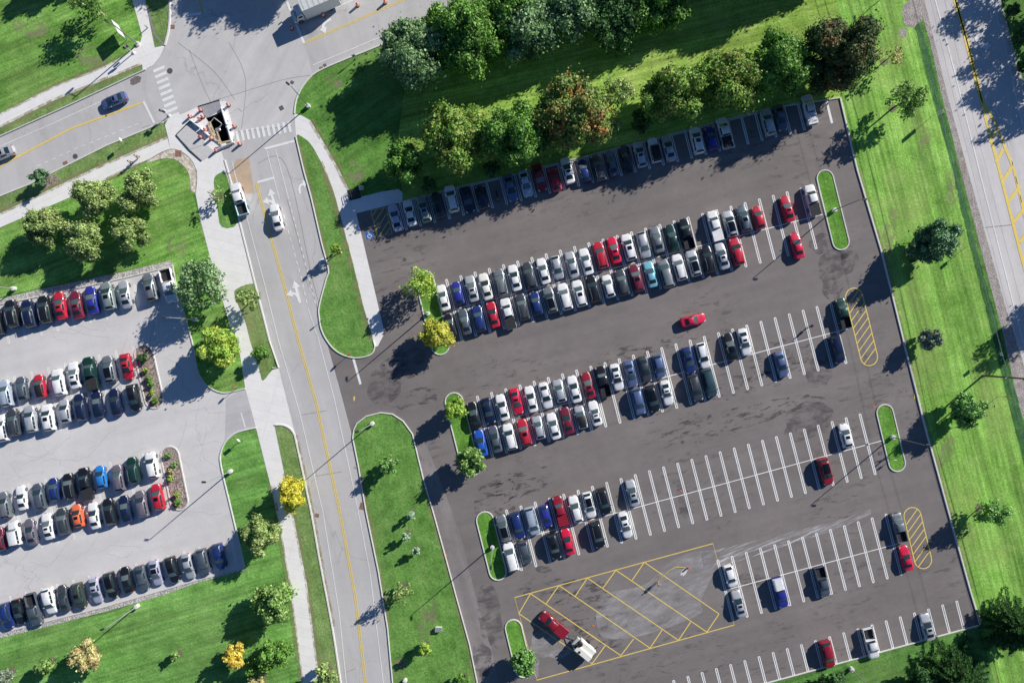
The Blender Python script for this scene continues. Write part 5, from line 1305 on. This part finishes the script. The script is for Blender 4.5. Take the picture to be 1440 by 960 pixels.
def barrier(a,b,label,col=None,w=.42,h=.6):
    A=W(a); B=W(b); L=(B-A).length; t=empty('road_barrier',(A+B)/2+Vector((0,0,.03)),math.atan2(B.y-A.y,B.x-A.x)); tag(t,label,'barrier','barriers around the pit')
    pr=[(-.5,0),(-.5,.15),(-.25,.4),(-.15,1),(.15,1),(.25,.4),(.5,.15),(.5,0)]
    m=MB(); n_=8
    vs=[Vector((s*L/2,y*w,z*h)) for s in (-1,1) for y,z in pr]; m.add(vs,[(i,(i+1)%n_,(i+1)%n_+n_,i+n_) for i in range(n_)]+[tuple(range(n_)),tuple(range(2*n_-1,n_-1,-1))])
    m.build('block',col or M_signw,t)
    m=MB()
    for s in (-.3,.3): m.box((s*L,0,.06),(.35,w*1.25,.12))
    m.build('feet',M_dark,t)
barrier((268,169),(282,180),'white barrier upper left of the pit'); barrier((283,181),(295,192),'white barrier lower left of the pit')
barrier((312.5,152),(320,176),'white barrier along the upper right rim of the pit'); barrier((321,178),(328,203),'white barrier along the lower right rim of the pit')
barrier((305,212),(330,201),'pale barrier along the bottom rim of the pit',M_plate)
# machinery in the pit
t=empty('trench_frame',W((303,176),-.2),R(-38)); tag(t,'square metal trench frame standing in the dark pit','frame')
for k,(x,y,dx,dy) in enumerate(((0,.9,1.9,.12),(0,-.9,1.9,.12),(.9,0,.12,1.9),(-.9,0,.12,1.9))):
    m=MB(); m.box((x,y,.35),(dx,dy,.14)); m.build('rail',M_galv if k else M_cream,t)
m=MB(); 
for s in (-1,1):
    for q in (-1,1): m.tube((s*.9,q*.9,-2.8),(s*.9,q*.9,.4),.05)
m.build('legs',M_galv,t)
M_pine=flat('fresh_timber',(.74,.60,.36),.8,var=.2)
for k,(a,b,z) in enumerate((((293,174),(301,192),.25),((296,172),(304,192),.3),((306,186),(312,202),.3),((309,203),(328,199),.6),((298,192),(313,203),.25))):
    A=W(a,z); B=W(b,z); m=MB(); m.box((A+B)/2,((B-A).length,.24,.1),math.atan2(B.y-A.y,B.x-A.x)); o=m.build('timber_plank',M_pine); tag(o,['long fresh plank along the left rim of the pit','second plank beside the long one at the left rim','plank across the lower end of the pit','plank lying on the barrier below the pit','diagonal plank at the pit\'s lower corner'][k],'plank','fresh timber planks at the pit')
t=empty('compressor',W((306,182),-.6),.4); tag(t,'small pale machine hanging inside the pit','machine')
m=MB(); m.box((0,0,.3),(.9,.7,.5),bev=.08); m.build('housing',M_galv,t)
m=MB(); m.tube((-.3,0,.5),(.6,.2,.9),.05); m.tube((.2,0,.5),(.2,-.5,.9),.04); m.build('pipes',M_galv,t)
# lawn furniture
t=empty('utility_box',W((617,883)),R(0)); tag(t,'small white utility box on the long grass island','utility box','utility boxes')
m=MB(); m.box((0,0,.3),(1.15,.75,.6),bev=.05); m.build('housing',M_signw,t); m=MB(); m.box((0,0,.63),(1.2,.8,.06)); m.build('lid',M_galv,t)
t=empty('utility_box',W((855,181)),R(60)); tag(t,'white utility box under the trees behind the shaded row','utility box','utility boxes')
m=MB(); m.box((0,0,1.2),(.75,.35,.9),bev=.05); m.build('housing',M_signw,t); m=MB(); m.tube((0,0,0),(0,0,1.0),.06); m.build('post',M_galv,t)
m=MB(); rs=random.Random(4)
bm=bmesh.new(); bmesh.ops.create_icosphere(bm,subdivisions=3,radius=.5)
for v in bm.verts: v.co*=1+.18*math.sin(v.co.x*5+1)*math.cos(v.co.y*6)+rs.uniform(-.03,.03); v.co.z=max(v.co.z*.75,-.3)
me=bpy.data.meshes.new('boulder'); bm.to_mesh(me); bm.free(); me.materials.append(flat('pale_stone',(.75,.70,.66),.9,var=.2)); o=bpy.data.objects.new('boulder',me); link(o); o.location=W((508.5,264.5),.25); tag(o,'pale boulder on the grass corner beside the path pad','boulder')
t=empty('shade_rack',W((498,273)),R(14)); tag(t,'added dark rack standing in for tree shade beside the pale boulder','rack')  # added rack whose dark shape stands in for tree shade
for k in range(5):
    m=MB(); x=-.8+k*.4; m.tube((x,-.7,0),(x,-.7,.9),.04,n=6); m.tube((x,-.7,.9),(x,.7,.9),.04,n=6); m.tube((x,.7,.9),(x,.7,0),.04,n=6); m.build('hoop',M_dark,t)
m=MB(); m.box((0,0,.03),(2.1,1.9,.06)); m.build('shade_plate',M_dark,t)  # dark sheet laid where the tree's shade falls
t=empty('bollard',W((208,39.5))); tag(t,'short grey bollard in the verge at the top left path','bollard')
m=MB(); m.tube((0,0,0),(0,0,.95),.09,n=10); m.build('post',M_pole,t); m=MB(); m.lathe((0,0,.93),[(.11,0),(.11,.05),(.03,.1)],10); m.build('cap',M_galv,t)
# hose and its standpipe
m=MB(); P=smooth_path([(966,799),(958,797),(948,798),(938,804),(930,812),(925,818)],n=6); P=[W(p,.06) for p in P]
for a,b in zip(P,P[1:]): m.tube(a,b,.055,n=6)
tag(m.build('water_hose',flat('hose_yellow',(.75,.62,.12),.5)),'yellow hose curving across the dusty hatched area','hose')
t=empty('standpipe',W((966.5,798)),.5); tag(t,'small red standpipe where the yellow hose ends','pipe')
m=MB(); m.lathe((0,0,0),[(.16,0),(.16,.45),(.12,.6),(.05,.65)],10); m.build('body',M_red,t); m=MB(); m.tube((-.25,0,.35),(.25,0,.35),.06); m.build('outlet',M_dark,t)

# ---------------------------------------------------------------- people
SKIN=flat('skin',(.55,.33,.23),.6)
def skinned(name, V, E, Rr, mat, parent):
    me=bpy.data.meshes.new(name); me.from_pydata(V,E,[]); o=bpy.data.objects.new(name,me); link(o,parent)
    o.modifiers.new('skin','SKIN').use_smooth_shade=True
    for i,r in enumerate(Rr): me.skin_vertices[0].data[i].radius=(r,r)
    me.skin_vertices[0].data[0].use_root=True
    o.modifiers.new('sub','SUBSURF').levels=1; o.modifiers['sub'].render_levels=1
    me.materials.append(mat); return o
def person(p, face, label, shirt, pants, hair=(.06,.04,.03), stride=.28, arms=.15):
    t=empty('person',W(p,.035),R(face)); tag(t,label,'person','people on foot')
    # +X is forwards; one continuous body
    V=[(0,0,.95),(0,0,1.18),(0,0,1.40),(0,0,1.50),(.01,0,1.60),(.02,0,1.72),
       (0,.19,1.42),(-arms*.3,.26,1.14),(arms,.25,.92),(arms*1.3,.25,.84), (0,-.19,1.42),(arms*.3,-.26,1.14),(arms*1.2,-.25,.92),(arms*1.5,-.25,.84),
       (0,.10,.90),(stride*.5,.11,.50),(stride*.8,.11,.09),(stride*.8+.17,.12,.04), (0,-.10,.90),(-stride*.2,-.11,.50),(-stride,-.11,.10),(-stride+.16,-.12,.04)]
    E=[(0,1),(1,2),(2,3),(3,4),(4,5),(2,6),(6,7),(7,8),(8,9),(2,10),(10,11),(11,12),(12,13),(0,14),(14,15),(15,16),(16,17),(0,18),(18,19),(19,20),(20,21)]
    Rr=[.13,.13,.13,.055,.095,.085,.06,.045,.032,.04,.06,.045,.032,.04,.085,.06,.042,.04,.085,.06,.042,.04]
    skinned('body',V,E,Rr,SKIN,t)
    sh=[0,1,2,6,7,10,11]; mp={v:i for i,v in enumerate(sh)}
    skinned('shirt',[V[i] for i in sh],[(mp[a],mp[b]) for a,b in E if a in mp and b in mp],[Rr[i]+.02 for i in sh],flat('shirt_'+label[:8],shirt,.9),t)
    sh=[0,14,15,16,18,19,20]; mp={v:i for i,v in enumerate(sh)}
    skinned('trousers',[V[i] for i in sh],[(mp[a],mp[b]) for a,b in E if a in mp and b in mp],[Rr[i]+.018 for i in sh],flat('trousers_'+label[:8],pants,.9),t)
    m=MB(); m.lathe((0,0,1.63),[(.105,0),(.11,.06),(.095,.13),(.05,.175)],12); m.build('hair',flat('hair_'+label[:8],hair,.8),t,True)
person((1138,458.5),160,'person in purple top walking between the empty stall lines',(.16,.07,.34),(.05,.05,.07))
person((924,818),30,'worker in pink-orange top standing at the end of the yellow hose',(.85,.32,.22),(.10,.07,.10),stride=.08,arms=.3)
person((196,222),205,'person in olive top walking on the path south of the west road',(.28,.27,.12),(.10,.09,.08))
person((187,230),205,'person in pale green top walking ahead on the south path',(.30,.34,.20),(.06,.07,.12))

# ================================================================ LIGHT AND CAMERA
EL=R(26.7); AZ=math.atan2(.645,.764)     # towards the sun, from +X
d=Vector((math.cos(EL)*math.cos(AZ),math.cos(EL)*math.sin(AZ),math.sin(EL)))
sun=bpy.data.lights.new('sun','SUN'); sun.energy=5.0; sun.angle=R(.53); sun.color=(1.0,.955,.89)
so=bpy.data.objects.new('sun',sun); link(so); so.rotation_euler=(-d).to_track_quat('-Z','Y').to_euler(); so.location=d*150
w=bpy.data.worlds.new('World'); SC.world=w; w.use_nodes=True; nt=w.node_tree
bg=nt.nodes.get('Background') or nt.nodes.new('ShaderNodeBackground')
sky=nt.nodes.new('ShaderNodeTexSky'); sky.sky_type='NISHITA'; sky.sun_disc=False; sky.sun_elevation=EL; sky.sun_rotation=math.pi/2-AZ
sky.air_density=1.0; sky.dust_density=.3; sky.ozone_density=3.0
tn=mix(nt,1.0,sky.outputs[0],(.62,.84,1.15),'MULTIPLY')
nt.links.new(tn,bg.inputs[0]); bg.inputs[1].default_value=.056
cam=bpy.data.cameras.new('camera'); co=bpy.data.objects.new('camera',cam); link(co); co.location=(0,0,H); co.rotation_euler=(0,0,0)
cam.sensor_width=36; cam.lens=36*H/180.0; cam.clip_end=30000; cam.clip_start=1; SC.camera=co
SC.view_settings.view_transform='Standard'; SC.view_settings.look='None'; SC.view_settings.exposure=0; SC.view_settings.gamma=1
SC.render.film_transparent=False
